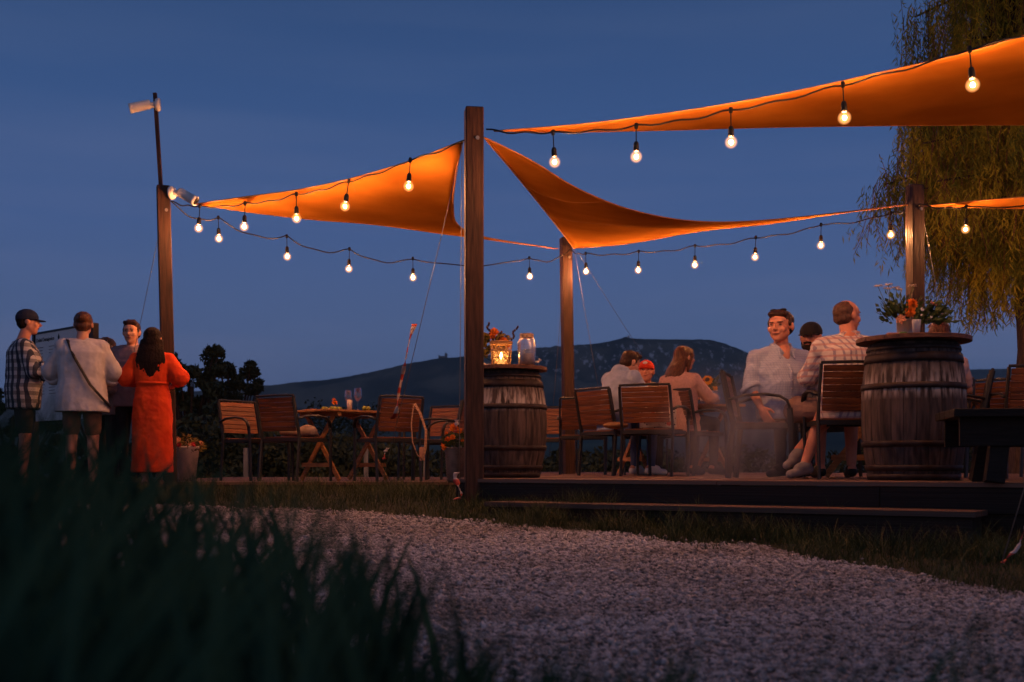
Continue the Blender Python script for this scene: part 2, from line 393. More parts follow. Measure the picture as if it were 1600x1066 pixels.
# ---- decks
u = Vector((.84, -.54, 0)).normalized(); v = Vector((.54, .84, 0)).normalized()
ang = math.atan2(u.y, u.x)
FL = Vector((-.45, 9.0, 0))
deck = bpy.data.objects.new('wooden_deck', None); C.objects.link(deck); kind(deck, 'structure')
deck.location = (FL.x, FL.y, DZ); deck.rotation_euler = (0, 0, ang)
unit = MB().box((.5, .5, -.5), (1, 1, 1)).mesh('plank', M['deck'])
def plank(x0, x1, y0, wd, th, z=0, parent=deck, name='plank', me=unit):
    p = link(name, me, parent, (x0, y0, z)); p.scale = (x1-x0, wd, th); return p
iv = Matrix.Rotation(-ang, 3, 'Z')
for k in range(62):
    y = k*.145
    # left end follows the line X = -0.45
    x0 = -(y*v.x)/u.x if y > 0 else 0
    p0 = 0
    cut = 2.2+1.7*((k*7) % 3)/2
    plank(x0, x0+cut, y, .137, .028+.0, z=random.uniform(-.002, .001))
    plank(x0+cut+.006, 6.6, y, .137, .028, z=random.uniform(-.002, .001))
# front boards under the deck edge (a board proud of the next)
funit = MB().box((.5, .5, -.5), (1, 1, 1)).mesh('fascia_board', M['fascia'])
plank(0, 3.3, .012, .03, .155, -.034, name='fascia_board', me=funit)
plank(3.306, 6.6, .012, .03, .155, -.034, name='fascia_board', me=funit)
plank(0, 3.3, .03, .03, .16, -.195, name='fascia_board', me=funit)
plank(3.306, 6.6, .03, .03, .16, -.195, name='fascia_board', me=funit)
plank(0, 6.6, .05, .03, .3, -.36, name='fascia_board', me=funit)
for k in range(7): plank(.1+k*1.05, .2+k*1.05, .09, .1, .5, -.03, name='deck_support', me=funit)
# the step in front
s0 = Vector((X(880, 8.05), 8.05, 0)); 
sl = iv @ (s0-Vector((FL.x, FL.y, 0)))
step = thing('deck_step', 'long low dark wooden step in front of the right deck edge', 'step', (FL.x, FL.y, DZ))
step.rotation_euler = (0, 0, ang)
tu = MB().box((.5, .5, -.5), (1, 1, 1)).mesh('tread', M['treadedge'])
plank(.55, 3.95, -.40, .19, .032, -.165, step, 'tread', tu); plank(.55, 3.95, -.20, .19, .032, -.166, step, 'tread', tu)
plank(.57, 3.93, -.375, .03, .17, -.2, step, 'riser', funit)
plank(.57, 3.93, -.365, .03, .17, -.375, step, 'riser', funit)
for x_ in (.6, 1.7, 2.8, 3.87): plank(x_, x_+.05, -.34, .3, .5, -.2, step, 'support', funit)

ldeck = bpy.data.objects.new('wooden_deck', None); C.objects.link(ldeck); kind(ldeck, 'structure'); ldeck.location = (-4.0, 11.35, LZ)
for k in range(34):
    c_ = 1.6+.9*(k % 3)*.5
    plank(0, c_, k*.145, .137, .028, random.uniform(-.002, .001), ldeck); plank(c_+.006, 3.5, k*.145, .137, .028, random.uniform(-.002, .001), ldeck)
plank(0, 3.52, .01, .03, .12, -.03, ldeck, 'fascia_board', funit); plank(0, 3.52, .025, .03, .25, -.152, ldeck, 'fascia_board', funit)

# ---- far hills
def hill(name, prof, D, depth, base, m, cliff=False, nrow=46, step_=4):
    pxs = np.arange(prof[0][0], prof[-1][0], step_); pp = np.array(prof, float)
    V = []
    for j in range(nrow):
        t = j/(nrow-1)
        for px in pxs:
            h = (728-np.interp(px, pp[:, 0], pp[:, 1]))/F*D
            x = (px-800)/F*D
            y = D-depth*t+60*noise.noise(Vector((x*.004, t*3, 1)))*t
            q = (1-t)**1.35 if not cliff else float(np.interp(t, [0, .04, .10, .17, .30, .6, 1], [1, .985, .90, .70, .52, .22, 0]))
            n_ = noise.fractal(Vector((x*.008, y*.008, 2)), 1.0, 2.0, 5)
            z = base+(h-base)*q + n_*depth*.020*min(1, t*5)*(1-t*.3) + (noise.noise(Vector((px*.11, 3, 0)))*2.2+noise.noise(Vector((px*.5, 9, 0)))*1.5)*D/1600*(1 if j == 0 else .4)
            V.append((x, y, z))
    # back side falls away
    for px in pxs:
        V.append(((px-800)/F*D, D+depth*.4, base))
    nx = len(pxs); V = np.array(V)
    V[:, 2] += CZ
    Fc = np.array([(j*nx+i, (j+1)*nx+i, (j+1)*nx+i+1, j*nx+i+1) for j in range(nrow-1) for i in range(nx-1)] +
                  [(nrow*nx+i, i, i+1, nrow*nx+i+1) for i in range(nx-1)])
    return kind(bulk(name, V, Fc, m, None, True), 'structure')
def hill_mat():
    m, t, b = nodes('wooded limestone hill')
    tcn = N(t, 'ShaderNodeTexCoord')
    nz = N(t, 'ShaderNodeTexNoise'); nz.inputs['Scale'].default_value = .012; nz.inputs['Detail'].default_value = 6; t.links.new(tcn.outputs['Object'], nz.inputs[0])
    r0 = N(t, 'ShaderNodeValToRGB'); r0.color_ramp.elements[0].position = .42; r0.color_ramp.elements[1].position = .62
    r0.color_ramp.elements[0].color = (.070, .085, .070, 1); r0.color_ramp.elements[1].color = (.19, .17, .12, 1); t.links.new(nz.outputs[0], r0.inputs[0])
    mp2 = N(t, 'ShaderNodeMapping'); mp2.inputs['Scale'].default_value = (.085, .020, .045); t.links.new(tcn.outputs['Object'], mp2.inputs[0])
    n2 = N(t, 'ShaderNodeTexNoise'); n2.inputs['Scale'].default_value = 1.5; n2.inputs['Detail'].default_value = 7; n2.inputs['Roughness'].default_value = .7; t.links.new(mp2.outputs[0], n2.inputs[0])
    r2 = N(t, 'ShaderNodeValToRGB'); r2.color_ramp.elements[0].position = .555; r2.color_ramp.elements[1].position = .605; t.links.new(n2.outputs[0], r2.inputs[0])
    sp = N(t, 'ShaderNodeSeparateXYZ'); t.links.new(tcn.outputs['Object'], sp.inputs[0])
    r3 = N(t, 'ShaderNodeMapRange'); r3.inputs[1].default_value = 98; r3.inputs[2].default_value = 125; t.links.new(sp.outputs[2], r3.inputs[0])
    r4 = N(t, 'ShaderNodeMapRange'); r4.inputs[1].default_value = 172; r4.inputs[2].default_value = 160; t.links.new(sp.outputs[2], r4.inputs[0])
    r5 = N(t, 'ShaderNodeMapRange'); r5.inputs[1].default_value = -40; r5.inputs[2].default_value = 60; t.links.new(sp.outputs[0], r5.inputs[0])
    pr = None
    for s_ in (r3.outputs[0], r4.outputs[0], r5.outputs[0], r2.outputs[0]):
        if pr is None: pr = s_; continue
        mu = N(t, 'ShaderNodeMath'); mu.operation = 'MULTIPLY'; t.links.new(pr, mu.inputs[0]); t.links.new(s_, mu.inputs[1]); pr = mu.outputs[0]
    mx = N(t, 'ShaderNodeMix'); mx.data_type = 'RGBA'; t.links.new(pr, mx.inputs[0]); t.links.new(r0.outputs[0], mx.inputs[6]); mx.inputs[7].default_value = (.60, .53, .47, 1)
    t.links.new(mx.outputs[2], b.inputs['Base Color']); b.inputs['Roughness'].default_value = 1; b.inputs['Specular IOR Level'].default_value = 0
    return m
M['hill'] = hill_mat()
M['farfield'] = mat('far fields', (.15, .16, .11), (.07, .085, .07), .008, (1, 3, 1), 1, 0, spec=0)
hill('hill', [(-300, 645), (100, 628), (300, 612), (380, 607), (450, 602), (520, 593), (580, 582), (630, 571), (690, 560), (760, 556), (830, 544), (870, 541), (940, 537), (975, 531), (1000, 532), (1060, 531), (1100, 532), (1125, 537), (1145, 545), (1165, 554), (1200, 576), (1260, 600), (1400, 640), (1600, 690)], 1600, 900, -12, M['hill'], True)
hill('low_hill', [(900, 640), (1100, 600), (1300, 585), (1440, 579), (1540, 577), (1640, 575), (1800, 570), (2100, 580)], 2600, 1500, -20, M['farfield'])
hill('foothill', [(-400, 665), (0, 660), (300, 655), (600, 652), (900, 660), (1200, 655), (1500, 648), (1800, 650), (2200, 660)], 620, 300, -14, M['farfield'], step_=14)

# ruin and chapel on the ridge, tiny
rz_ = CZ+(728-559)/F*1598
ru = thing('castle_ruin', 'tiny broken castle ruin on the left shoulder of the far ridge', 'ruin', (X(697, 1596), 1596, rz_-1))
ru.scale = (.62, .62, .62)
MB().box((0, 0, 5), (6, 6, 10)).box((-.8, 0, 11), (3, 5, 3)).build('tower', mat('ruin stone', (.20, .19, .19), rough=1), ru)
MB().box((-9, 0, 2.5), (12, 3, 5)).box((-16, 0, 3.5), (3, 4, 7)).build('wall', M['gravel'], ru)
hz = CZ+(728-533)/F*1598
hu = thing('chapel', 'small white chapel on top of the rocky hill', 'chapel', (X(979, 1596), 1596, hz-1))
MB().box((0, 0, 2.5), (8, 6, 5)).build('wall', M['white'], hu)
MB().box((2.6, 0, 4), (3, 3, 8.5)).build('tower', M['white'], hu)
MB().add([(-4.4, -3.4, 5), (4.4, -3.4, 5), (4.4, 3.4, 5), (-4.4, 3.4, 5), (-4.4, 0, 6.4), (4.4, 0, 6.4)], [(0, 1, 5, 4), (2, 3, 4, 5), (0, 4, 3), (1, 2, 5), (3, 2, 1, 0)]).build('roof', M['hoop'], hu)
# a few lights of the village in the plain
lampm = emis('distant lamp glow', (.9, .85, .75), 6)
for (px, py, d), lb in zip([(332, 668, 240), (353, 671, 260), (905, 671, 320)], ['brightest distant street lamp left of the chairs, in the dark plain', 'fainter distant street lamp close right of the brightest one in the plain', 'lone distant street lamp in the plain behind the middle chairs']):
    p = at(px, py, d); lz = p.z-ground(d)
    L = thing('street_lamp', lb, 'street lamp', (p.x, d, ground(d)), group='street lamps far off in the plain')
    MB().sweep([(0, 0, 0), (0, 0, lz)], .09, n=6).build('pole', M['metal'], L); MB().ell((0, -.1, lz+.2), (.3, .3, .25), n=8, k=6).build('lamp_head', lampm, L)

# ---- vegetation
def leaf_cloud(centres, radii, n, size, flat=.5, long_=1.0):
    """n leaf quads scattered in ellipsoidal clumps; returns arrays"""
    k = rng.integers(0, len(centres), n); c = np.array(centres)[k]; r = np.array(radii)[k]
    d = rng.normal(size=(n, 3)); d /= np.linalg.norm(d, axis=1)[:, None]
    rad = rng.uniform(.25, 1, n)**.45
    p = c+d*r*rad[:, None]
    a = rng.normal(size=(n, 3)); a /= np.linalg.norm(a, axis=1)[:, None]
    b = np.cross(a, rng.normal(size=(n, 3))); b /= np.linalg.norm(b, axis=1)[:, None]
    s = rng.uniform(.6, 1.3, n)*size
    A = a*(s*long_)[:, None]; B = b*(s*flat)[:, None]
    Vv = np.stack([p-A, p-B*.9+A*.1, p+A, p+B*.9+A*.1], 1).reshape(-1, 3)
    return Vv, np.arange(n*4).reshape(-1, 4)
def broad_tree(name, label, loc, h, wd, n, lobes, seed, size=.09, group=None):
    rs = random.Random(seed)
    t = thing(name, label, 'tree', loc, group=group)
    mb = MB().sweep([(0, 0, -.3), (.05, 0, h*.25), (-.05, 0, h*.5), (0, 0, h*.8)], h*.03, n=8, radii=[1.3, 1, .7, .25])
    cs = []; rr = []
    for i in range(lobes):
        a = rs.uniform(0, 6.28); q = rs.random()**.5; z = h*rs.uniform(.30, .95)
        rad = wd*q*math.sqrt(max(.08, 1-((z/h-.55)/.5)**2))
        c = (rad*math.cos(a), rad*math.sin(a), z); s = wd*rs.uniform(.10, .26)
        cs.append(c); rr.append((s, s, s*.75))
        mb.sweep([(0, 0, h*.3*rs.uniform(.7, 1.3)), (c[0]*.5, c[1]*.5, z*.72), c], h*.011, n=5, radii=[1, .6, .25])
    mb.build('trunk', M['bark'], t)
    Vv, Ff = leaf_cloud(cs, rr, n, size)
    bulk('crown', Vv, Ff, M['leafdark'], t)
    return t
def tz(y): return ground(y)
d = 26; broad_tree('oak_tree', 'tall dark tree right behind the woman in red', (X(296, d), d, tz(d)), (728-533)/F*d+(CZ-tz(d))+.0, 1.15, 12000, 60, 3, .075)
d = 28; broad_tree('oak_tree', 'dark leaning tree with a ragged crown left of the first wooden chair', (X(368, d), d, tz(d)), (728-553)/F*d+(CZ-tz(d)), .95, 9000, 46, 5, .075)
d = 30; broad_tree('oak_tree', 'low dark tree far left behind the information board', (X(160, d), d, tz(d)), (728-590)/F*d+(CZ-tz(d)), 1.6, 9000, 26, 8, .085)
d = 34; broad_tree('oak_tree', 'low dark tree at the left picture edge behind the man in checks', (X(20, d), d, tz(d)), (728-600)/F*d+(CZ-tz(d)), 2.0, 9000, 26, 9, .09)
def bush(label, px, py, d, wd, seed, n=3500, size=.06, name='bush'):
    rs = random.Random(seed); h = (728-py)/F*d+(CZ-tz(d))
    t = thing(name, label, 'bush', (X(px, d), d, tz(d)), group='dark bushes behind the decks')
    cs = [(rs.uniform(-wd, wd)*.8, rs.uniform(-.5, .5)*wd, h*rs.uniform(.25, .85)) for _ in range(14)]
    MB().sweep([(0, 0, 0), (0, 0, h*.5)], .05, n=6).sweep([(0, 0, .1), (.3*wd, 0, h*.5)], .03, n=5).sweep([(0, 0, .1), (-.4*wd, 0, h*.5)], .03, n=5).build('stem', M['bark'], t)
    Vv, Ff = leaf_cloud(cs, [(wd*.35, wd*.3, h*.22)]*14, n, size)
    bulk('foliage', Vv, Ff, M['leafdark'], t)
bl = [('dark bush between the red dress and the first wooden chair', 330, 655, 19, 1.3), ('dark bush behind the first wooden chair of the left table', 400, 668, 18.5, 1.2),
      ('dark rounded bush behind the chairs left of the larch table', 470, 672, 19, 1.2), ('dark tall bush behind the wine glasses of the left table', 548, 628, 30, 1.2),
      ('dark bush behind the chair with the hanging bag', 620, 690, 18, 1.1), ('dark bush behind the planter left of the main post', 690, 692, 18.5, 1.0),
      ('dark bush seen under the chairs right of the left barrel', 880, 702, 20, 1.2), ('dark bush behind the man in the hoodie', 960, 704, 21, 1.3),
      ('dark bush behind the woman in the peach sweater', 1070, 700, 22, 1.3), ('dark bush behind the man in the light blue shirt', 1200, 696, 21, 1.4),
      ('dark bush behind the right barrel', 1440, 690, 20, 1.6), ('dark bush at the right edge behind the low dark table', 1570, 672, 20, 1.3)]
for i, (lb, px, py, d, wd) in enumerate(bl): bush(lb, px, py, d, wd, 40+i)

# ---- weeping willow
def willow():
    bx, by = 6.75, 14.6
    t = thing('willow_tree', 'weeping willow with long hanging branches lit by the bulbs at the right', 'tree', (bx, by, tz(by)))
    mb = MB().sweep([(0, 0, -.3), (.06, 0, 1.8), (-.05, .05, 3.6), (0, 0, 5.5), (.1, 0, 7.6)], .30, n=12, radii=[1.35, 1, .85, .55, .2])
    tips = []
    for i in range(30):
        a = rng.uniform(0, 2*np.pi); r = rng.uniform(.8, 2.0); zt = rng.uniform(6.6, 9.2)-.45*r
        p1 = (r*.45*math.cos(a), r*.45*math.sin(a), zt+.1); p2 = (r*math.cos(a), r*math.sin(a), zt)
        z0 = rng.uniform(3.2, 6.2)
        mb.sweep([(0, 0, z0), p1, p2], .065, n=6, radii=[1, .6, .2]); tips.append((p1, p2))
    # a few lower limbs
    for i in range(34):
        a = rng.uniform(1.9, 4.9); r = rng.uniform(1.0, 2.1); zt = rng.uniform(3.4, 5.6)
        p1 = (r*.5*math.cos(a), r*.5*math.sin(a), zt+.2); p2 = (r*math.cos(a), r*math.sin(a), zt)
        mb.sweep([(0, 0, zt-1.0), p1, p2], .05, n=6, radii=[1, .6, .2]); tips.append((p1, p2))
    mb.build('trunk', M['bark'], t)
    VV = []; SV = []; SF = []
    nst = 7600
    for s in range(nst):
        p1, p2 = tips[rng.integers(len(tips))]; q = rng.uniform(.1, 1.05)
        st = np.array(p1)*(1-q)+np.array(p2)*q + rng.normal(0, .18, 3)*np.array([1, 1, .8])
        ln = min(rng.uniform(1.0, 3.8), st[2]-rng.uniform(2.1, 3.3))
        if ln < .3: continue
        if st[0] < -1.30 and st[2] > 5.7: continue
        if noise.noise(Vector((st[0]*1.9+st[1]*.7, st[1]*1.9, st[2]*.55))) < -.08: continue
        if -1.75 < st[0] < -.75: ln = min(ln, max(.4, st[2]-rng.uniform(2.9, 4.4)))
        if st[0] < -1.3: ln = min(ln, max(.4, st[2]-rng.uniform(2.9, 3.9)))
        n = int(ln/.036)
        tt = np.linspace(0, 1, n)
        sway = rng.normal(0, .16, 2); ph = rng.uniform(0, 6, 2)
        P = np.stack([st[0]+sway[0]*tt**1.5+.04*np.sin(tt*7+ph[0]), st[1]+sway[1]*tt**1.5+.04*np.sin(tt*6+ph[1]), st[2]-ln*tt], 1)
        # stem ribbon
        o = len(SV)*1
        d_ = rng.normal(size=(n, 3)); d_[:, 2] = -rng.uniform(.9, 2.6, n); d_ /= np.linalg.norm(d_, axis=1)[:, None]
        b_ = np.cross(d_, rng.normal(size=(n, 3))); b_ /= np.linalg.norm(b_, axis=1)[:, None]
        L_ = rng.uniform(.07, .15, n)[:, None]; W_ = rng.uniform(.006, .010, n)[:, None]
        VV.append(np.stack([P, P+d_*L_*.45-b_*W_, P+d_*L_, P+d_*L_*.45+b_*W_], 1).reshape(-1, 3))
        if s % 3 == 0:
            m2 = max(2, n//8); idx = np.linspace(0, n-1, m2).astype(int)
            for k_ in range(m2-1):
                a, b = P[idx[k_]], P[idx[k_+1]]
                o = len(SV); w2 = .0035
                SV += [tuple(a-[w2, 0, 0]), tuple(a+[w2, 0, 0]), tuple(b+[w2, 0, 0]), tuple(b-[w2, 0, 0])]; SF.append((o, o+1, o+2, o+3))
    Vv = np.concatenate(VV); bulk('foliage', Vv, np.arange(len(Vv)).reshape(-1, 4), M['willow'], t)
    bulk('branch', np.array(SV), np.array(SF), M['twig'], t)
willow()

# ---- grass of the verge
def blades(P, h, w_, lean, segs=3, curve=1.0, az=None):
    """P (n,3) roots; h heights; w_ widths; lean (n,2) tip offset. tapered ribbons"""
    n = len(P); az = rng.uniform(0, np.pi, n) if az is None else az
    side = np.stack([np.cos(az), np.sin(az), np.zeros(n)], 1)
    VV = []
    for k in range(segs+1):
        t = k/segs
        c = P+np.stack([lean[:, 0]*t**1.8*curve, lean[:, 1]*t**1.8*curve, h*(t-.15*t*t)], 1)
        ww = w_*(1-t)**.7*.5 if k < segs else w_*.02
        VV.append(c-side*ww[:, None]); VV.append(c+side*ww[:, None])
    Vv = np.stack(VV, 1).reshape(-1, 3); m = 2*(segs+1)
    fs = np.array([(2*k, 2*k+1, 2*k+3, 2*k+2) for k in range(segs)])
    Ff = (fs[None]+(np.arange(n)*m)[:, None, None]).reshape(-1, 4)
    return Vv, Ff
def front_y(x):      # the line of the deck front (or beyond it at the far left)
    if x < -.45: return 11.35
    return FL.y+(x-FL.x)*u.y/u.x
def verge():
    P = []; H = []
    while len(P) < 52000:
        x = random.uniform(-7, 4.6); lo = edge_y(x)-.04; hi = front_y(x)+.02 if x > -4 else 15
        y = random.uniform(lo, hi)
        cl = noise.noise(Vector((x*2.3, y*2.3, 0))); cl2 = noise.noise(Vector((x*7, y*7, 4)))
        e_ = min(1, (y-lo)/.35+.25)
        if x > .4 and cl < -.45 and random.random() < .6: continue
        P.append((x+random.gauss(0, .03), y+random.gauss(0, .03)*(1 if y > lo+.05 else .5), ground(y)-.01)); H.append(max(.02, (.085+.17*cl+.12*cl2)*random.uniform(.4, 1.35))*(.5+.5*e_))
    P = np.array(P); H = np.array(H)
    lean = rng.normal(0, .5, (len(P), 2))*H[:, None]
    Vv, Ff = blades(P, H, rng.uniform(.003, .006, len(P)), lean)
    kind(bulk('grass', Vv, Ff, M['grass']), 'stuff')
    # taller tufts
    tf = [(905, 8.2, .26, 260), (950, 8.1, .22, 160), (740, 8.9, .17, 200), (820, 8.7, .13, 200), (1070, 7.35, .22, 200), (1150, 7.0, .2, 200), (1240, 6.8, .18, 200), (1330, 6.6, .16, 200), (1480, 6.2, .2, 200), (1560, 6.0, .22, 200), (640, 9.6, .16, 200), (1010, 7.7, .16, 120)]
    Ps = []; Hs = []
    for px, d, h, n in tf:
        x = X(px, d)
        for _ in range(n):
            Ps.append((x+random.gauss(0, .10), d+random.gauss(0, .07), ground(d)-.01)); Hs.append(h*random.uniform(.4, 1.1))
    for _ in range(34):      # weeds that have come up at the rim of the gravel
        x = random.uniform(-3.5, 2.6); y = edge_y(x)-abs(random.gauss(0, .22)); h = random.uniform(.04, .11)
        for _ in range(random.randint(8, 40)): Ps.append((x+random.gauss(0, .05), y+random.gauss(0, .035), ground(y)-.01)); Hs.append(h*random.uniform(.4, 1.1))
    Ps = np.array(Ps); Hs = np.array(Hs)
    Vv, Ff = blades(Ps, Hs, rng.uniform(.003, .006, len(Ps)), rng.normal(0, .45, (len(Ps), 2))*Hs[:, None], 4)
    kind(bulk('grass_tufts', Vv, Ff, M['grass']), 'stuff')
verge()

# ---- tall grass close to the lens
def foreground():
    ex_ = [-60, 0, 60, 120, 200, 300, 400, 480, 540, 600, 680, 760, 830, 900, 1000, 1120, 1200, 1300, 1450, 1530, 1600, 1660]
    ey_ = [560, 590, 600, 625, 650, 700, 730, 745, 770, 800, 850, 930, 960, 985, 970, 985, 1020, 980, 960, 930, 1000, 1000]
    P = []; H = []; Ln = []; W = []
    def one(px, tip, d):
        x = X(px, d); z = CZ+(728-tip)/F*d; g = ground(d); h = (z-g)/.85
        if h < .05: return
        lx = random.gauss(.30, .36)*h if px < 520 else random.gauss(.16, .13)*h; lx = max(-.16, min(.26, lx)); ly = random.gauss(0, .1)*h
        P.append((x-lx, d-ly, g)); H.append(h); Ln.append((lx, ly)); W.append(random.uniform(.012, .028)*(.6+.4*d))
    n = 0
    while n < 850:
        px = random.uniform(-120, 660)
        if random.random() > (1 if px < 420 else max(.0, 1-(px-420)/300)): continue
        base = np.interp(px, ex_, ey_)
        tip = base+abs(random.gauss(0, 1))*190+random.uniform(-8, 25)
        d = random.uniform(.75, 2.3)
        if tip > 728+F*(CZ-ground(d))/d-60: continue
        one(px, tip, d); n += 1
    for px, tip, k in [(30, 600, 6), (75, 620, 6), (120, 612, 5), (150, 640, 6), (210, 655, 5), (270, 690, 5), (330, 705, 5), (395, 735, 5), (470, 740, 6), (520, 770, 6), (700, 1000, 22), (760, 1010, 22), (860, 1020, 16), (930, 1020, 14), (1000, 1030, 10), (1060, 1020, 8), (560, 800, 7), (600, 835, 7), (650, 870, 8), (690, 860, 6), (720, 935, 9), (640, 900, 10), (780, 960, 8), (840, 985, 7), (905, 985, 5), (1010, 975, 3), (1080, 985, 5), (1110, 1000, 3), (1290, 985, 2), (1440, 985, 2), (1500, 945, 3), (1535, 930, 3), (1300, 1040, 2)]:
        for _ in range(k): one(px+random.gauss(0, 18), tip+abs(random.gauss(0, 30)), random.uniform(.9, 1.5))
    P_, H_, L_, W_ = map(np.array, (P, H, Ln, W))
    Vv, Ff = blades(P_, H_, W_, L_, 7, az=rng.normal(0, .5, len(P_)))
    kind(bulk('tall_grass', Vv, Ff, M['foregrass'], None, True), 'stuff')
    # low undergrowth between the blades
    n = 9000; d = rng.uniform(.9, 3.0, n); px = rng.uniform(-250, 560, n); x = (px-800)/F*d
    Pp = np.stack([x, d, np.array([ground(q) for q in d])], 1); hh = rng.uniform(.1, .34, n)*np.interp(px, [400, 560], [1, .5])
    Vv, Ff = blades(Pp, hh, rng.uniform(.006, .012, n), rng.normal(0, .35, (n, 2))*hh[:, None], 4)
    kind(bulk('undergrowth_grass', Vv, Ff, M['foregrass'], None, True), 'stuff')
foreground()
# ================================================================ posts, sails and lights
PM = Vector((-.30, 8.95)); PL = Vector((X(267, 11.4), 11.4)); PB = Vector((X(890, 14), 14.0)); PR = Vector((X(1432, 11.4), 11.4)); PN = Vector((3.72, 6.3))
def post(label, p, zb, zt, wd, lean=0, rz=0):
    t = thing('wooden_post', label, 'post', (p.x, p.y, zb), rz, 'square wooden posts carrying the sails')
    h = zt-zb; mb = MB()
    n = 10
    vs_ = []
    for i in range(n+1):
        z = h*i/n; dx = lean*(i/n); k = 1
        for a, b in ((-1, -1), (1, -1), (1, 1), (-1, 1)):
            vs_.append((dx+a*wd/2*k, b*wd/2*k, z))
    fs = [(i*4+j, i*4+(j+1) % 4, i*4+4+(j+1) % 4, i*4+4+j) for i in range(n) for j in range(4)]+[(3, 2, 1, 0), (n*4, n*4+1, n*4+2, n*4+3)]
    mb.add(vs_, fs); o = mb.build('shaft', M['post'], t, bevel=.008)
    bo = MB().lathe([(.012, 0), (.016, .0), (.016, .012), (.012, .012)], 10).build('bolt', M['steelrope'], t)
    bo.location = (lean*.9+0.02, -wd/2-.003, h-.25); bo.rotation_euler = (R(90), 0, 0)
    return t
zt = CZ+(728-170)/F*8.95
pm = post('tallest wooden post standing in front of the left barrel', PM, ground(8.95)-.1, zt, .142, 0, 8)
pl = post('wooden post behind the woman in red, with cameras on it', PL, ground(11.4)-.1, CZ+(728-292)/F*11.4, .128, -.075, 20)
pb = post('rearmost wooden post right of the left barrel behind the chairs', PB, LZ-.2, CZ+(728-372)/F*14, .128, -.05, 15)
pr = post('wooden post behind the flower bouquet in front of the willow', PR, DZ-.2, CZ+(728-290)/F*11.4, .135, -.02, 15)
# slim mast on the left post with its camera
ms = thing('camera_mast', 'slim brown mast rising above the left post with a security camera on top', 'mast', (PL.x-.075, PL.y, CZ+(728-300)/F*11.4))
MB().sweep([(0, 0, -.35), (-.085, 0, .99)], .024, .024, n=4).build('pole', M['post'], ms)
def seccam(label, base, yaw, pitch, s=1.0):
    t = thing('security_camera', label, 'camera', base, yaw, 'white security cameras on the left post')
    mo = MB().lathe([(.0, 0), (.062, 0), (.066, .02), (.055, .045), (.0, .05)], 16, cap=False).build('mount', M['white'], t, True)
    mo.rotation_euler = (0, R(90), 0)
    MB().rcone((.05, 0, 0), .032, (.10, 0, -.01), .028).build('arm', M['white'], t, True)
    b = MB(); b.lathe([(.0, -.02), (.042, -.02), (.047, 0), (.047, .15), (.05, .15), (.05, .19), (.043, .19), (.042, .175), (0, .17)], 18, cap=False)
    o = b.build('body', M['white'], t, True); o.location = (.11, 0, .0); o.rotation_euler = (0, R(90+pitch), 0)
    l = MB().lathe([(0, 0), (.036, 0), (.036, .004), (0, .004)], 14, cap=False).build('lens', M['black'], o); l.location = (0, 0, .18)
    return t
p_ = at(252, 166, 11.4); seccam('white security camera at the top of the slim mast, pointing left', (p_.x, 11.36, p_.z), 190, 16)
p_ = at(271, 306, 11.4); seccam('white security camera on the post beside the sail corner, pointing right', (p_.x, 11.28, p_.z), -8, 30)

# ---- sails
def sail_mat():
    m = bpy.data.materials.new('orange sail cloth'); m.use_nodes = True; t = m.node_tree; t.nodes.clear()
    o = N(t, 'ShaderNodeOutputMaterial'); tcn = N(t, 'ShaderNodeTexCoord')
    nz = N(t, 'ShaderNodeTexNoise'); nz.inputs['Scale'].default_value = 1.4; nz.inputs['Detail'].default_value = 4; t.links.new(tcn.outputs['Object'], nz.inputs[0])
    r = N(t, 'ShaderNodeValToRGB'); r.color_ramp.elements[0].color = (.44, .16, .020, 1); r.color_ramp.elements[1].color = (.60, .235, .032, 1); r.color_ramp.elements[0].position = .35; r.color_ramp.elements[1].position = .65
    t.links.new(nz.outputs[0], r.inputs[0])
    wv = N(t, 'ShaderNodeTexNoise'); wv.inputs['Scale'].default_value = 260; t.links.new(tcn.outputs['Object'], wv.inputs[0])
    bp = N(t, 'ShaderNodeBump'); bp.inputs['Strength'].default_value = .15; bp.inputs['Distance'].default_value = .004; t.links.new(wv.outputs[0], bp.inputs['Height'])
    d_ = N(t, 'ShaderNodeBsdfDiffuse'); tr = N(t, 'ShaderNodeBsdfTranslucent'); mx = N(t, 'ShaderNodeMixShader'); mx.inputs[0].default_value = .38
    for q in (d_, tr): t.links.new(r.outputs[0], q.inputs[0]); t.links.new(bp.outputs[0], q.inputs['Normal'])
    t.links.new(d_.outputs[0], mx.inputs[1]); t.links.new(tr.outputs[0], mx.inputs[2]); t.links.new(mx.outputs[0], o.inputs[0]); return m
M['sail'] = sail_mat(); M['hem'] = mat('sail hem webbing', (.55, .22, .06), rough=.8)
def curve(ctrl, n):
    """Catmull-Rom through 3D control points, n+1 samples by chord length"""
    P = [Vector(c) for c in ctrl]; P = [P[0]*2-P[1]]+P+[P[-1]*2-P[-2]]; out_ = []
    for i in range(1, len(P)-2):
        for k in range(16):
            t = k/16; a, b, c, d_ = P[i-1], P[i], P[i+1], P[i+2]
            out_.append(.5*((2*b)+(c-a)*t+(2*a-5*b+4*c-d_)*t*t+(3*b-a-3*c+d_)*t**3))
    out_.append(P[-2]); L = [0]
    for i in range(1, len(out_)): L.append(L[-1]+(out_[i]-out_[i-1]).length)
    A = np.array(out_); s = np.linspace(0, L[-1], n+1)
    return np.stack([np.interp(s, L, A[:, k]) for k in range(3)], 1)
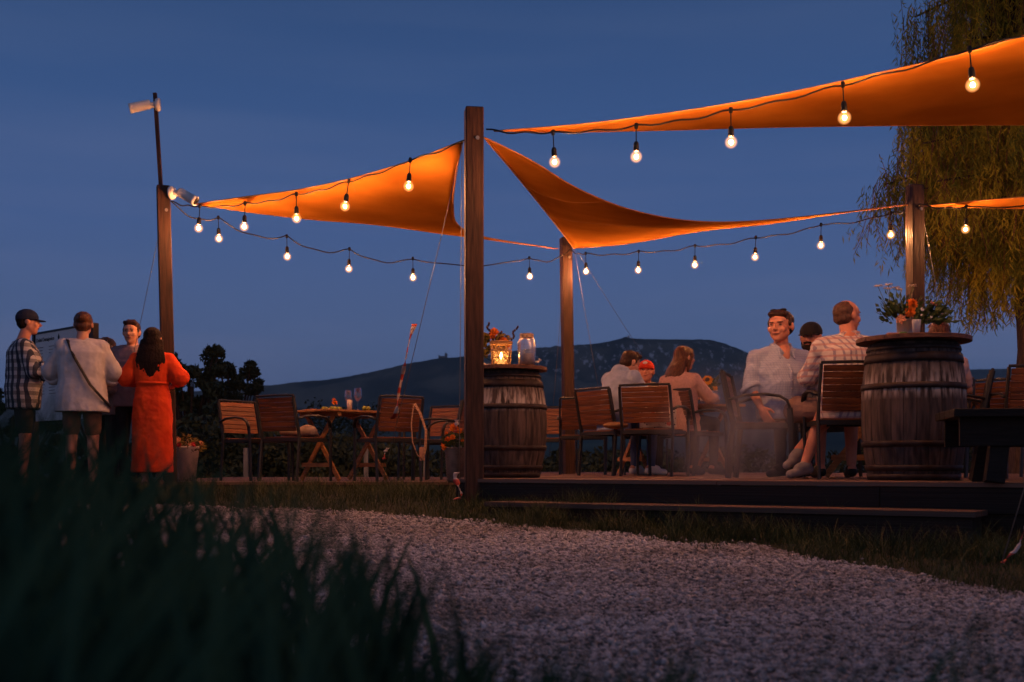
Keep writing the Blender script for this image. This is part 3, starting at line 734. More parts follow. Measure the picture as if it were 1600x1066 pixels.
def sail(label, AB, AC, BC, billow, group='orange shade sails'):
    n = 34
    ab, ac, bc = curve(AB, n), curve(AC, n), curve(BC, n)
    t = thing('shade_sail', label, 'shade sail', tuple(ab[0]), group=group); o0 = ab[0]
    V = []; idx = {}
    lin = np.linspace(0, 1, n+1)[:, None]; off = bc-(bc[0]*(1-lin)+bc[-1]*lin)
    mb = MB(); B = Vector(billow)
    for i in range(n+1):
        tt = i/n; m_ = max(i, 1)
        for j in range(m_+1):
            s = j/m_; o_ = np.array([np.interp(s, lin[:, 0], off[:, k]) for k in range(3)])
            p = ab[i]*(1-s)+ac[i]*s+o_*tt**2.2
            w_ = math.sin(math.pi*s)*math.sin(math.pi*min(tt, .98))
            p = p+np.array(B)*w_
            rp = math.sin(s*17+tt*5)*.012*tt+noise.noise(Vector((s*4, tt*4, 3)))*.035*w_
            p = p+np.array((0, rp, rp*.4))
            idx[i, j] = len(mb.v); mb.v.append(tuple(p-o0))
    for i in range(1, n):
        for j in range(i):
            mb.f.append((idx[i, j], idx[i+1, j], idx[i+1, j+1])); mb.f.append((idx[i, j], idx[i+1, j+1], idx[i, j+1]))
        mb.f.append((idx[i, i], idx[i+1, i], idx[i+1, i+1]))
    mb.f.append((idx[0, 0], idx[1, 0], idx[1, 1]))
    cl = mb.build('cloth', M['sail'], t, True)
    so = cl.modifiers.new('thickness', 'SOLIDIFY'); so.thickness = .003
    for E_ in (ab, ac, bc):
        MB().sweep([tuple(p-o0) for p in E_], .009, .006, n=6).build('hem', M['hem'], t, True)
    mid = (ab[-1]+ac[-1])/2
    for k_ in (.33, .62):      # sewn seams across the panels
        i = int(n*k_); q = [Vector(mb.v[idx[i, j]])+Vector((0, -.006, 0)) for j in range(i+1)]
        MB().sweep(q, .006, .003, n=4).build('seam', M['hem'], t)
    return t
a = at(306, 319, 11.3); b = at(723, 220, 9.02); c = at(872, 389, 13.9)
sail('left shade sail stretched between the camera post and the tallest post', [a, at(380, 308, 10.8), at(463, 297, 10.35), at(545, 280, 9.95), at(640, 252, 9.5), b],
     [a, at(400, 333, 11.5), at(500, 344, 12.0), at(620, 353, 12.5), at(760, 374, 13.2), c], [b, at(712, 275, 9.6), at(708, 320, 10.4), at(716, 352, 11.4), at(760, 371, 12.6), c], (0, .1, -.05))
a = at(757, 215, 9.02); b = at(897, 388, 13.9); c = at(1418, 320, 11.4)
sail('middle shade sail falling from the tallest post to the rearmost post', [a, at(800, 266, 10.0), at(840, 315, 11.3), at(874, 358, 12.8), b],
     [a, at(830, 251, 9.4), at(905, 296, 10.0), at(990, 329, 10.5), at(1090, 346, 11.0), at(1210, 343, 11.3), c], [b, at(980, 381, 13.4), at(1090, 362, 12.9), at(1200, 350, 12.4), at(1310, 334, 11.9), c], (0, .15, -.05))
a = at(772, 205, 9.0); b = at(1840, -60, 6.35); c = at(2050, 200, 9.2)
sail('largest shade sail sweeping from the tallest post out over the right edge', [a, at(900, 195, 8.7), at(1000, 183, 8.45), at(1140, 162, 8.1), at(1320, 126, 7.6), at(1600, 56, 6.9), b],
     [a, at(900, 206, 9.0), at(1050, 203, 9.05), at(1250, 198, 9.1), at(1600, 195, 9.15), c], [b, at(1900, 60, 7.6), c], (0, .1, 0))
a = at(1445, 322, 11.4); b = at(1900, 296, 9.9); c = at(1900, 330, 12.5)
sail('edge-on shade sail going right from the post behind the bouquet', [a, at(1600, 308, 11.0), b], [a, at(1600, 326, 11.8), c], [b, at(1890, 312, 11.2), c], (0, 0, 0))
# little flap of gathered cloth at the corner of the right sail
# ---- string lights
M['core'] = emis('white hot filament core', (1.0, .37, .130), 4600)
def globe_mat():
    # see-through bulb globe; its emission fades towards the rim to imitate a halo
    m = bpy.data.materials.new('bulb globe with halo glow'); m.use_nodes = True; t = m.node_tree; t.nodes.clear()
    o = N(t, 'ShaderNodeOutputMaterial'); e_ = N(t, 'ShaderNodeEmission'); tr = N(t, 'ShaderNodeBsdfTransparent'); ad = N(t, 'ShaderNodeAddShader')
    lw = N(t, 'ShaderNodeLayerWeight'); lw.inputs[0].default_value = .5; mr = N(t, 'ShaderNodeMapRange'); mr.inputs[3].default_value = 1; mr.inputs[4].default_value = 0; pw = N(t, 'ShaderNodeMath'); pw.operation = 'POWER'; pw.inputs[1].default_value = 2.4; ml_ = N(t, 'ShaderNodeMath'); ml_.operation = 'MULTIPLY'; ml_.inputs[1].default_value = 1.25
    t.links.new(lw.outputs['Facing'], mr.inputs[0]); t.links.new(mr.outputs[0], pw.inputs[0]); t.links.new(pw.outputs[0], ml_.inputs[0]); t.links.new(ml_.outputs[0], e_.inputs[1]); e_.inputs[0].default_value = (1, .40, .11, 1)
    t.links.new(e_.outputs[0], ad.inputs[0]); t.links.new(tr.outputs[0], ad.inputs[1]); t.links.new(ad.outputs[0], o.inputs[0]); return m
M['bulb'] = globe_mat()
M['bulbrear'] = M['bulb']
def socket_mesh():
    return MB().lathe([(.004, .0), (.004, -.11), (.014, -.115), (.019, -.13), (.021, -.175), (.017, -.185), (.0, -.185)], 10, cap=False).lathe([(.0, .02), (.012, .018), (.016, 0), (.012, -.02), (0, -.022)], 8, cap=False).mesh('socket', M['black'], True)
def bulb_mesh():
    pr_ = [(.0, -.185), (.010, -.187), (.017, -.195), (.026, -.208), (.030, -.224), (.028, -.240), (.020, -.252), (.008, -.258), (0, -.259)]
    return MB().ell((0, 0, -.222), (.046, .046, .046), None, 22, 14).mesh('bulb', M['bulb'], True)
def core_mesh(): return MB().ell((0, 0, -.222), (.0125, .0125, .014), None, 10, 7).mesh('filament', M['core'], True)
sm, bm_, cm_ = socket_mesh(), bulb_mesh(), core_mesh()
def string(label, pts, ends, sag):
    """pts: (px, py_top, depth) of each socket"""
    P = [at(*p) for p in pts]; e0, e1 = Vector(ends[0]), Vector(ends[1])
    t = thing('string_lights', label, 'string lights', tuple(P[0]), group='strings of warm bulbs between the posts'); o0 = P[0]
    cab = []; chain = [e0]+P+[e1]
    for i in range(len(chain)-1):
        a, b = chain[i], chain[i+1]; n = 12
        for k in range(n):
            q = k/n; cab.append(a.lerp(b, q)-Vector((0, 0, sag*4*q*(1-q)))+Vector((0, .01*math.sin(i*2.1+q*6), .008*math.sin(q*13+i)))-o0)
    cab.append(e1-o0)
    MB().sweep(cab, .0065, n=6).build('cable', M['cable'], t, True)
    for p in P:
        s_ = random.uniform(.95, 1.05)
        so = link('socket', sm, t, p-o0); so.rotation_euler = (random.gauss(0, .05), random.gauss(0, .04), random.uniform(0, 6))
        link('bulb', bm_, so); link('filament', cm_, so)
    return t
EL = (PL.x+.03, PL.y-.1, CZ+(728-318)/F*11.4); EM = (PM.x, PM.y-.05, CZ+(728-214)/F*8.95); EM2 = (PM.x+.1, PM.y-.05, CZ+(728-205)/F*8.95)
EB = (PB.x, PB.y-.1, CZ+(728-392)/F*14); ER = (PR.x, PR.y-.1, CZ+(728-322)/F*11.4)
string('bulb string along the top edge of the left shade sail', [(312, 322, 11.2), (383, 318, 10.8), (463, 303, 10.25), (545, 283, 9.8), (641, 250, 9.35)], (EL, EM), .02)
string('long bulb string sagging from the camera post to the rearmost post', [(341, 340, 11.8), (448, 369, 12.3), (546, 389, 12.7), (645, 404, 13.0), (827, 403, 13.7)], (EL, EB), .09)
string('bulb string from the rearmost post to the post before the willow', [(915, 396, 13.85), (998, 393, 13.5), (1086, 384, 13.1), (1181, 371, 12.6), (1283, 351, 12.1), (1392, 333, 11.6)], (EB, ER), .03)
string('bulb string along the edge of the largest shade sail', [(864, 207, 8.5), (994, 197, 8.2), (1142, 172, 7.85), (1317, 132, 7.4), (1515, 77, 6.9), (1740, 10, 6.5)], (EM2, tuple(at(1840, -60, 6.3))), .015)
string('bulb string leading right from the post before the willow', [(1510, 323, 11.3), (1700, 312, 11.1)], (ER, tuple(at(1900, 290, 11))), .03)

# ---- wire ropes and barrier tape
def rope(label, a, b, r=.003, group='thin guy ropes of the posts'):
    a, b = Vector(a), Vector(b)
    o = MB().sweep([(0, 0, 0), tuple((b-a)*.5+Vector((0, 0, -.02))), tuple(b-a)], r, n=5).build('guy_rope', M['steelrope'], None, True); o.location = a
    return tag(o, label, 'rope', group)
rope('thin rope from the tallest post down to the left past the sail', at(724, 222, 8.85), at(597, 757, 11.25))
rope('thin rope hanging almost upright beside the foot of the tallest post', at(722, 225, 8.9), at(717, 779, 8.75))
rope('thin rope leaning left from the camera post', at(258, 318, 11.4), at(190, 640, 12.0))
rope('thin rope leaning left from the rearmost post over the barrel', at(884, 388, 13.95), at(858, 715, 15.5))
rope('thin rope leaning right from the rearmost post over the hill', at(897, 388, 13.95), at(950, 690, 15.5))
rope('thin rope beside the post in front of the willow', at(1440, 326, 11.4), at(1500, 640, 13.0))
rope('thin rope across the sky left of the seated group', at(900, 390, 13.95), at(1035, 600, 16.5))
rope('thin rope coming down at the bottom right edge', at(1840, -40, 6.2), at(1566, 878, 5.55))
tapem, tt_, tb_ = nodes('red and white barrier tape')
tcn = N(tt_, 'ShaderNodeTexCoord'); sp_ = N(tt_, 'ShaderNodeSeparateXYZ'); tt_.links.new(tcn.outputs['Object'], sp_.inputs[0])
ml = N(tt_, 'ShaderNodeMath'); ml.operation = 'MULTIPLY'; ml.inputs[1].default_value = 9; tt_.links.new(sp_.outputs[2], ml.inputs[0])
fr = N(tt_, 'ShaderNodeMath'); fr.operation = 'FRACT'; tt_.links.new(ml.outputs[0], fr.inputs[0]); lt = N(tt_, 'ShaderNodeMath'); lt.operation = 'LESS_THAN'; lt.inputs[1].default_value = .42; tt_.links.new(fr.outputs[0], lt.inputs[0])
mx_ = N(tt_, 'ShaderNodeMix'); mx_.data_type = 'RGBA'; mx_.inputs[6].default_value = (.55, .46, .44, 1); mx_.inputs[7].default_value = (.50, .06, .035, 1); tt_.links.new(lt.outputs[0], mx_.inputs[0]); tt_.links.new(mx_.outputs[2], tb_.inputs['Base Color'])
def tape(label, pts, wd, tw=2.5):
    P = [Vector(p) for p in pts]; A = curve(P, 30); o0 = P[-1]; vs_ = []; n = len(A)
    for i, p in enumerate(A):
        a_ = tw*i/n+.6*math.sin(i*.5); d_ = Vector((math.cos(a_), math.sin(a_)*.8, .15*math.sin(i)))*wd/2*(.6+.4*abs(math.sin(i*.37+1)))
        vs_ += [Vector(p)-o0-d_, Vector(p)-o0+d_]
    o = MB().add(vs_, [(2*i, 2*i+1, 2*i+3, 2*i+2) for i in range(n-1)]).build('barrier_tape', tapem, None, True); o.location = o0
    so = o.modifiers.new('thickness', 'SOLIDIFY'); so.thickness = .001
    return tag(o, label, 'tape', 'red and white barrier tapes on the ropes')
tape('red and white tape fluttering on the long rope above the left table', [at(648, 506, 9.8), at(640, 530, 9.8), at(634, 560, 9.85), at(628, 590, 10), at(622, 620, 10.1), at(619, 645, 10.2), at(612, 655, 10.3)], .05, 7)
tape('short end of red and white tape between the left table and the bag', [at(607, 700, 10.7), at(602, 705, 10.7), at(600, 718, 10.7)], .04)
tape('tape bow tied low beside the foot of the tallest post', [at(714, 738, 8.75), at(711, 745, 8.75), at(716, 760, 8.75), at(721, 774, 8.75), at(711, 781, 8.75)], .05)
tape('tape tip tied to the upright rope beside the orange planter flowers', [at(714, 656, 8.8), at(713, 664, 8.8), at(712, 676, 8.8)], .04)
tape('tape strip at the lower right edge above the grass', [at(1604, 822, 5.6), at(1597, 838, 5.6), at(1590, 856, 5.58), at(1578, 868, 5.56), at(1566, 880, 5.55)], .028, 5)
# ================================================================ furniture
def box_mesh(name, size, m): return MB().box((0, 0, 0), size).mesh(name, m)
slat_me = MB().box((0, 0, 0), (.462, .013, .0462)).mesh('slat', M['slat'])
def _bev(me, w_=.003):
    import bmesh
    b = bmesh.new(); b.from_mesh(me); bmesh.ops.bevel(b, geom=b.edges[:], offset=w_, segments=1, affect='EDGES'); b.to_mesh(me); b.free(); return me
_bev(slat_me)
seat_me = _bev(MB().box((0, 0, 0), (.455, .052, .016)).mesh('seat_slat', M['slat']))
def make_chair():
    t = thing('garden_armchair', 'x', 'chair', (0, 0, 0))
    def up(z): return -.20-.0*z-(z-.44)*.21 if z > .44 else -.24+(z/.44)*.04
    for s in (-1, 1):
        MB().sweep([(s*.255, up(0), 0), (s*.255, up(.25), .25), (s*.255, up(.44), .44), (s*.255, up(.66), .66), (s*.25, up(.86), .86)], .0125, .024, n=6, side=(0, 1, 0)).build('leg', M['metal'], t)
        MB().sweep([(s*.27, .245, .56), (s*.265, .255, .40), (s*.26, .265, 0)], .0125, .023, n=6, side=(0, 1, 0)).build('leg', M['metal'], t)
        MB().sweep([(s*.268, up(.64)+.01, .635), (s*.275, -.12, .665), (s*.28, .05, .672), (s*.28, .17, .655), (s*.276, .225, .62), (s*.27, .247, .555)], .022, .012, n=8).build('armrest', M['metal'], t, True)
    b = MB()
    b.box((0, .225, .425), (.50, .022, .035)).box((0, -.205, .425), (.50, .022, .035)).box((-.243, .01, .425), (.022, .41, .035)).box((.243, .01, .425), (.022, .41, .035))
    b.build('seat_frame', M['metal'], t)
    MB().sweep([(-.252, up(.87), .868), (0, up(.87)-.012, .872), (.252, up(.87), .868)], .014, .012, n=6).build('top_rail', M['metal'], t)
    tilt = math.atan(.21)
    for k in range(7):
        z = .535+k*.0485
        o = link('slat', slat_me, t, (0, up(z)-.004, z), (tilt, 0, 0))
    for k in range(7):
        y = -.17+k*.0585
        link('seat_slat', seat_me, t, (0, y, .450-.010*math.cos((k-3)*.5)))
    return t
chair0 = make_chair(); chair_used = [False]
def chair(label, px, d, rz, z, group='wooden slat armchairs on the decks', s=1.0):
    loc = (X(px, d), d, z)
    if not chair_used[0]:
        chair_used[0] = True; o = chair0; o.location = loc; o.rotation_euler = (0, 0, R(rz)); o['label'] = label; o['group'] = group
    else: o = copy_tree(chair0, loc, rz, label, group)
    if s != 1.0: o.scale = (s,)*3
    return o
# px is the centre of the seat; facing +y (away) at rz 0, + turns left
CH = {}
chair('leftmost bright orange slat chair, turned towards the larch table', 397, 12.3, -128, LZ)
chair('large-looking chair at the near left corner of the larch table', 460, 11.75, -32, LZ)
chair('chair with the patterned bag hanging from its corner', 607, 11.9, 34, LZ)
chair('far chair right of the larch table, facing the camera', 680, 13.3, 150, LZ)
chair('chair seen edge-on just left of the planter and the tallest post', 692, 12.6, 78, LZ)
chair('dim reddish chair half hidden behind the left barrel', 868, 14.6, 172, DZ)
chair('empty chair in front of the rearmost post', 911, 13.2, -6, DZ)
chair('chair the man in the pale hoodie sits on', 958, 11.55, -52, DZ)
chair('chair with the floral cushion in front of the woman in peach', 1022, 11.05, -26, DZ)
chair('chair the woman in the peach sweater sits on', 1078, 11.75, -50, DZ)
chair('armchair of the man in the light blue shirt', 1190, 9.35, -108, DZ)
chair('dark chair the bald man in plaid sits on, beside the right barrel', 1322, 8.72, -3, DZ)
chair('dark chair in side view right of the right barrel', 1490, 9.4, 69, DZ)
chair('orange slat chair at the right picture edge behind the dark table', 1612, 9.0, -8, DZ)
chair('chair showing only its lit slats left of the chair at the right edge', 1572, 10.4, -50, DZ)
chair('chair of the bearded man with the dark cap', 1282, 10.3, 120, DZ)
chair('chair of the older man with the red cap', 1010, 12.9, 178, DZ)
chair('chair of the person hidden behind the bouquet', 1466, 9.9, 150, DZ)

def xtable(label, x, y, z, rz, L=1.15, W=.74, h=.75):
    t = thing('folding_table', label, 'table', (x, y, z), rz, 'larch tables with crossed legs')
    n = 6; bw = (W-.0)/n
    me = _bev(box_mesh('table_board', (L, bw-.004, .022), M['table']), .003)
    for k in range(n): link('table_board', me, t, (0, -W/2+bw*(k+.5), h-.011))
    MB().box((0, 0, h-.04), (L-.1, .03, .035)).build('apron', M['table'], t); 
    for s in (-1, 1):
        x_ = s*(L/2-.18)
        for q in (-1, 1):
            a = Vector((x_+q*.014, -q*(W/2-.06), .012)); b = Vector((x_+q*.014, q*(W/2-.10), h-.03))
            MB().sweep([a, b], .015, .034, n=4, side=(0, 1, 0)).build('leg', M['table'], t)
        MB().box((x_+s*.04, 0, .17), (.022, W-.22, .045)).build('stretcher', M['table'], t)
        MB().box((x_, 0, h-.045), (.05, W-.08, .04)).build('cross_rail', M['table'], t)
    return t
xtable('larch table with crossed legs and wine glasses on the left deck', X(538, 12.35), 12.35, LZ, 48, 1.02, .72)
xtable('larch table of the people with the red cap and the peach sweater', X(1052, 12.2), 12.2, DZ, 20, 1.3, .8)
xtable('table between the bearded man and the bald man', X(1345, 9.75), 9.75, DZ, 75, 1.0, .7)

# dark table at the right edge
t = thing('low_table', 'heavy dark plank table at the right edge in front of the barrel', 'table', (X(1600, 7.0), 7.0, DZ-.0), math.degrees(ang)*.35)
for k in range(4): _ = MB().box((0, -.26+k*.172, .415), (.93, .168, .05)).build('table_board', M['tabledark'], t, bevel=.004)
for s in (-1, 1):
    for q in (-1, 1): MB().sweep([(s*.22, q*.22, 0), (s*.16, q*.17, .39)], .075, .075, n=4).build('leg', M['tabledark'], t)
MB().box((0, -.25, .305), (.84, .04, .17)).box((0, .25, .305), (.84, .04, .17)).build('apron', M['tabledark'], t)

# ---- barrels
def barrel(label, px, d, h=.93, rt=.285, rm=.345, rz=0, top_r=.385, topthick=.032, tilt=0):
    t = thing('wine_barrel', label, 'barrel', (X(px, d), d, DZ), rz, 'old wine barrels used as standing tables')
    n = 26
    def rad(z): q = (z/h-.5)*2; return rm-(rm-rt)*abs(q)**2.1
    zs = [0, .08, .2, .34, .465, .6, .73, .85, h]
    for k in range(n):
        g = .009; w_ = 1
        a0 = 2*math.pi*k/n+g*.5; a1 = 2*math.pi*(k+1)/n-g*.5
        pr_ = random.uniform(-.002, .0015); mb = MB(); vs_ = []
        m_ = 3
        for z in zs:
            for j in range(m_+1):
                a = a0+(a1-a0)*j/m_; r_ = rad(z)+pr_-(.002 if j in (0, m_) else 0); vs_.append((r_*math.cos(a), r_*math.sin(a), z))
            for j in (m_, 0):
                a = a0+(a1-a0)*j/m_; r_ = rad(z)-.024; vs_.append((r_*math.cos(a), r_*math.sin(a), z))
        q = m_+3; fs = [(i*q+j, i*q+(j+1) % q, (i+1)*q+(j+1) % q, (i+1)*q+j) for i in range(len(zs)-1) for j in range(q)]
        fs += [tuple(range(q-1, -1, -1)), tuple((len(zs)-1)*q+j for j in range(q))]
        mb.add(vs_, fs).build('stave', M['stave'], t)
    MB().lathe([(0, .03), (rt-.02, .03), (rt-.02, .05), (0, .05)], 28, cap=False).lathe([(0, h-.05), (rt-.02, h-.05), (rt-.02, h-.03), (0, h-.03)], 28, cap=False).build('head', M['stave'], t)
    for z, wd in ((.02, .045), (.085, .04), (.25, .04), (h-.30, .04), (h-.105, .06), (h-.035, .03)):
        r0, r1, r2 = rad(z-wd/2)+.0025, rad(z)+.003, rad(z+wd/2)+.0025
        z0, z2 = max(0.001, z-wd/2), z+wd/2
        MB().lathe([(r0, z0), (r0+.004, z0), (r1+.004, z), (r2+.004, z2), (r2, z2)], 40, cap=False).build('hoop', M['hoop'], t, True)
    # board on top made of planks cut to a round
    R_ = top_r; np_ = 5; bw = 2*R_/np_
    for k in range(np_):
        y0 = -R_+k*bw+.0015; y1 = -R_+(k+1)*bw-.0015; vs_ = []
        ysamp = np.linspace(y0, y1, 7)
        pts = [(-math.sqrt(max(.002, R_*R_-y*y)), y) for y in ysamp]+[(math.sqrt(max(.002, R_*R_-y*y)), y) for y in ysamp[::-1]]
        m_ = len(pts); zc = h+.012+random.uniform(-.001, .001)
        vs_ = [(x, y, zc) for x, y in pts]+[(x, y, zc+topthick) for x, y in pts]
        fs = [tuple(range(m_-1, -1, -1))[::-1], tuple(range(m_, 2*m_))[::-1]]+[(j, j+m_, (j+1) % m_+m_, (j+1) % m_) for j in range(m_)]
        MB().add(vs_, fs).build('top_board', M['barreltop'], t, bevel=.003)
    MB().box((0, .12, h+.006), (.45, .05, .011)).box((0, -.12, h+.006), (.45, .05, .011)).build('batten', M['tabledark'], t)
    return t, DZ+h+.012+topthick
b1, bz1 = barrel('left wine barrel with the candle lantern and glass jar, behind the tallest post', 794, 9.78, .90, .265, .335, 20, .335)
b2, bz2 = barrel('right wine barrel with white streaks and the flower bouquet on it', 1427, 7.95, .945, .30, .352, 5, .385)

# ---- things on the left barrel
def petals(mb, c, r, n, up=(0, 0, 1), layers=3):
    c = Vector(c); up = Vector(up).normalized(); sx = up.orthogonal().normalized(); sy = up.cross(sx)
    for L in range(layers):
        for k in range(n):
            a = 2*math.pi*(k+.5*L)/n+random.uniform(-.15, .15); d_ = sx*math.cos(a)+sy*math.sin(a); tn = up.cross(d_)
            e_ = r*(1-.22*L); l = up*(r*.25*L)
            p = c+l*.6; q = c+d_*e_+l+up*r*.12
            mb.add([p, p+d_*e_*.6+tn*e_*.30+l*.2, q, p+d_*e_*.6-tn*e_*.30+l*.2], [(0, 1, 2, 3)])
def bloom(name, parent, m, *a):
    q = MB(); petals(q, *a); return q.build(name, m, parent)
def leafq(mb, c, d_, L, W):
    c = Vector(c); d_ = Vector(d_).normalized(); s = d_.cross(Vector((random.gauss(0, 1), random.gauss(0, 1), random.gauss(0, .3)))).normalized()
    n_ = d_.cross(s)
    mb.add([c, c+d_*L*.45+s*W+n_*W*.3, c+d_*L, c+d_*L*.45-s*W+n_*W*.3, c+d_*L*.5], [(0, 1, 4), (1, 2, 4), (0, 4, 3), (4, 2, 3)])
M['orangeflower'] = mat('orange petals', (.80, .22, .012), (.62, .11, .008), 30, rough=.6, bump=0)
M['creamflower'] = mat('cream umbel', (.68, .56, .42), (.5, .4, .3), 40, rough=.8, bump=.2)
M['peachflower'] = mat('peach petals', (.70, .30, .16), rough=.6, bump=0)
M['leafgreen'] = mat('bouquet leaves', (.060, .095, .020), (.035, .055, .015), 8, rough=.55, bump=0)
M['leafyellow'] = mat('yellowish leaves', (.22, .14, .025), (.12, .09, .02), 8, rough=.6, bump=0)
M['spike'] = mat('dark purple spikes', (.05, .018, .02), rough=.7)
M['wicker'] = mat('pale wicker', (.55, .30, .12), (.38, .18, .07), 20, rough=.7, bump=.3)
M['clear'] = None
def glass_mat(name, tint=(1, 1, 1), rough=.02, mix=.22):
    m = bpy.data.materials.new(name); m.use_nodes = True; t = m.node_tree; t.nodes.clear()
    o = N(t, 'ShaderNodeOutputMaterial'); g = N(t, 'ShaderNodeBsdfGlossy'); g.inputs[0].default_value = (*tint, 1); g.inputs['Roughness'].default_value = rough
    tr = N(t, 'ShaderNodeBsdfTransparent'); tr.inputs[0].default_value = (*[.6+.4*c for c in tint], 1)
    lw = N(t, 'ShaderNodeLayerWeight'); lw.inputs[0].default_value = .35
    mr = N(t, 'ShaderNodeMapRange'); mr.inputs[3].default_value = mix*.35; mr.inputs[4].default_value = min(1, mix*3.2); t.links.new(lw.outputs['Facing'], mr.inputs[0])
    mx = N(t, 'ShaderNodeMixShader'); t.links.new(mr.outputs[0], mx.inputs[0]); t.links.new(tr.outputs[0], mx.inputs[1]); t.links.new(g.outputs[0], mx.inputs[2]); t.links.new(mx.outputs[0], o.inputs[0]); return m
M['clear'] = glass_mat('clear glass'); M['cutglass'] = glass_mat('patterned glass', (.95, .93, .92), .22, .30)
def bpos(px, dd): return (X(px, dd), dd)
lx, ly = bpos(783, 9.66); lz = bz1
t = thing('candle_lantern', 'glowing wicker candle lantern on the left barrel', 'lantern', (lx, ly, lz))
h_ = .205; r0, r1 = .078, .092
for q in (1, -1):
    for k in range(12):
        pts = []
        for i in range(7):
            z = .012+(h_-.03)*i/6; a = 2*math.pi*k/12+q*(i/6)*1.75; r_ = r0+(r1-r0)*(z/h_)+q*.0025; pts.append((r_*math.cos(a), r_*math.sin(a), z))
        MB().sweep(pts, .0035, .0018, n=4).build('cane', M['wicker'], t)
for z, r_ in ((.008, r0), (h_-.012, r1), (h_-.0, r1+.002)):
    MB().sweep([(r_*math.cos(a), r_*math.sin(a), z) for a in np.linspace(0, 2*math.pi, 25)], .006, .007, n=6).build('rim', M['wicker'], t, True)
for z in (.07, .13):
    r_ = r0+(r1-r0)*z/h_; MB().sweep([(r_*math.cos(a), r_*math.sin(a), z) for a in np.linspace(0, 2*math.pi, 25)], .003, .004, n=5).build('rim', M['wicker'], t, True)
gl = MB().lathe([(0, .004), (.062, .004), (.066, .15), (.063, .15), (.06, .008), (0, .008)], 24, cap=False).build('glass_cup', mat('frosted candle glass', (.8, .6, .35), rough=.4, bump=0, trans=.0, alpha=.35), t, True)
cn = MB().lathe([(0, .01), (.034, .01), (.034, .06), (0, .062)], 18, cap=False).build('candle', mat('candle wax', (.85, .62, .36), rough=.5, bump=0, emit=(1, .42, .10), es=3.0), t, True)
MB().lathe([(0, .062), (.007, .072), (.010, .085), (.006, .108), (0, .128)], 10, cap=False).build('flame', emis('candle flame', (1.0, .48, .14), 210), cn, True)
# vase with flowers behind the lantern
lx, ly = bpos(775, 9.87)
t = thing('flower_bunch', 'bunch of yellow leaves and orange blooms behind the candle lantern', 'flowers', (lx, ly, bz1))
MB().lathe([(0, 0), (.04, 0), (.05, .10), (.035, .15), (.04, .16), (.03, .155), (.04, .1), (.03, .01), (0, .01)], 16, cap=False).build('vase', M['cutglass'], t, True)
mb = MB(); st = MB(); ob = MB(); sk = MB()
for k in range(300):
    a = random.uniform(0, 6.28); r_ = random.uniform(.02, .13); z = .17+random.uniform(-.07, .12)*1.0
    c = (r_*math.cos(a)-.035, r_*math.sin(a)*.6, z); leafq(mb, c, (math.cos(a)*.9, math.sin(a)*.7, random.uniform(-.2, .9)), random.uniform(.035, .065), random.uniform(.011, .020))
for (x_, z) in ((-.10, .22), (-.03, .31), (.03, .30), (.10, .27), (.06, .20), (-.02, .2), (.13, .24), (-.13, .12)):
    st.sweep([(0, 0, .05), (x_*.4, 0, z*.6), (x_, 0, z)], .003, n=5)
for a_ in (((-.015, -.03, .312), .048, 10, (0, -.7, .6), 4), ((.065, -.05, .235), .045, 10, (0.2, -.8, .5), 4), ((-.03, -.03, .275), .035, 9, (0, -.9, .3), 3), ((.10, -.02, .2), .03, 8, (.3, -.9, .3), 3)): bloom('bloom', t, M['orangeflower'], *a_)
for (x_, z, l) in ((-.055, .30, .10), (.028, .26, .06), (.135, .25, .12)):
    for i in range(9): sk.ell((x_+.012*math.sin(i)+(x_*.35)*(i/9), -.02+.01*math.cos(i*2), z+l*i/9), (.009, .009, .012), n=6, k=5)
mb.build('foliage', M['leafyellow'], t); st.build('stem', M['leafgreen'], t, True); sk.build('seed_spike', M['spike'], t, True)
# glass jar
lx, ly = bpos(823, 9.60)
t = thing('glass_jar', 'big patterned glass jar with a rope neck right of the candle lantern', 'jar', (lx, ly, bz1))
MB().lathe([(0, .003), (.070, .003), (.074, .02), (.074, .205), (.068, .222), (.052, .238), (.052, .268), (.048, .268), (.047, .24), (.066, .2), (.068, .02), (0, .012)], 28, cap=False).build('body', M['cutglass'], t, True)
MB().lathe([(0, .012), (.066, .014), (.067, .10), (0, .102)], 24, cap=False).build('sand', mat('pale sand', (.60, .47, .40), (.48, .36, .30), 60, rough=.9, bump=.3), t, True)
lm = mat('twine', (.62, .42, .27), (.45, .3, .2), 40, rough=.8, bump=.5)
for i in range(5): MB().sweep([((.056)*math.cos(a), (.056)*math.sin(a), .236+i*.0075) for a in np.linspace(0, 2*math.pi, 21)], .0045, n=5).build('twine', lm, t, True)
kn = MB()
for k in range(22):
    for j in range(4):
        a = 2*math.pi*(k+.5*(j % 2))/22; kn.ell((.0755*math.cos(a), .0755*math.sin(a), .125+j*.022), (.006, .006, .006), n=6, k=5)
kn.build('glass_knobs', M['cutglass'], t, True)
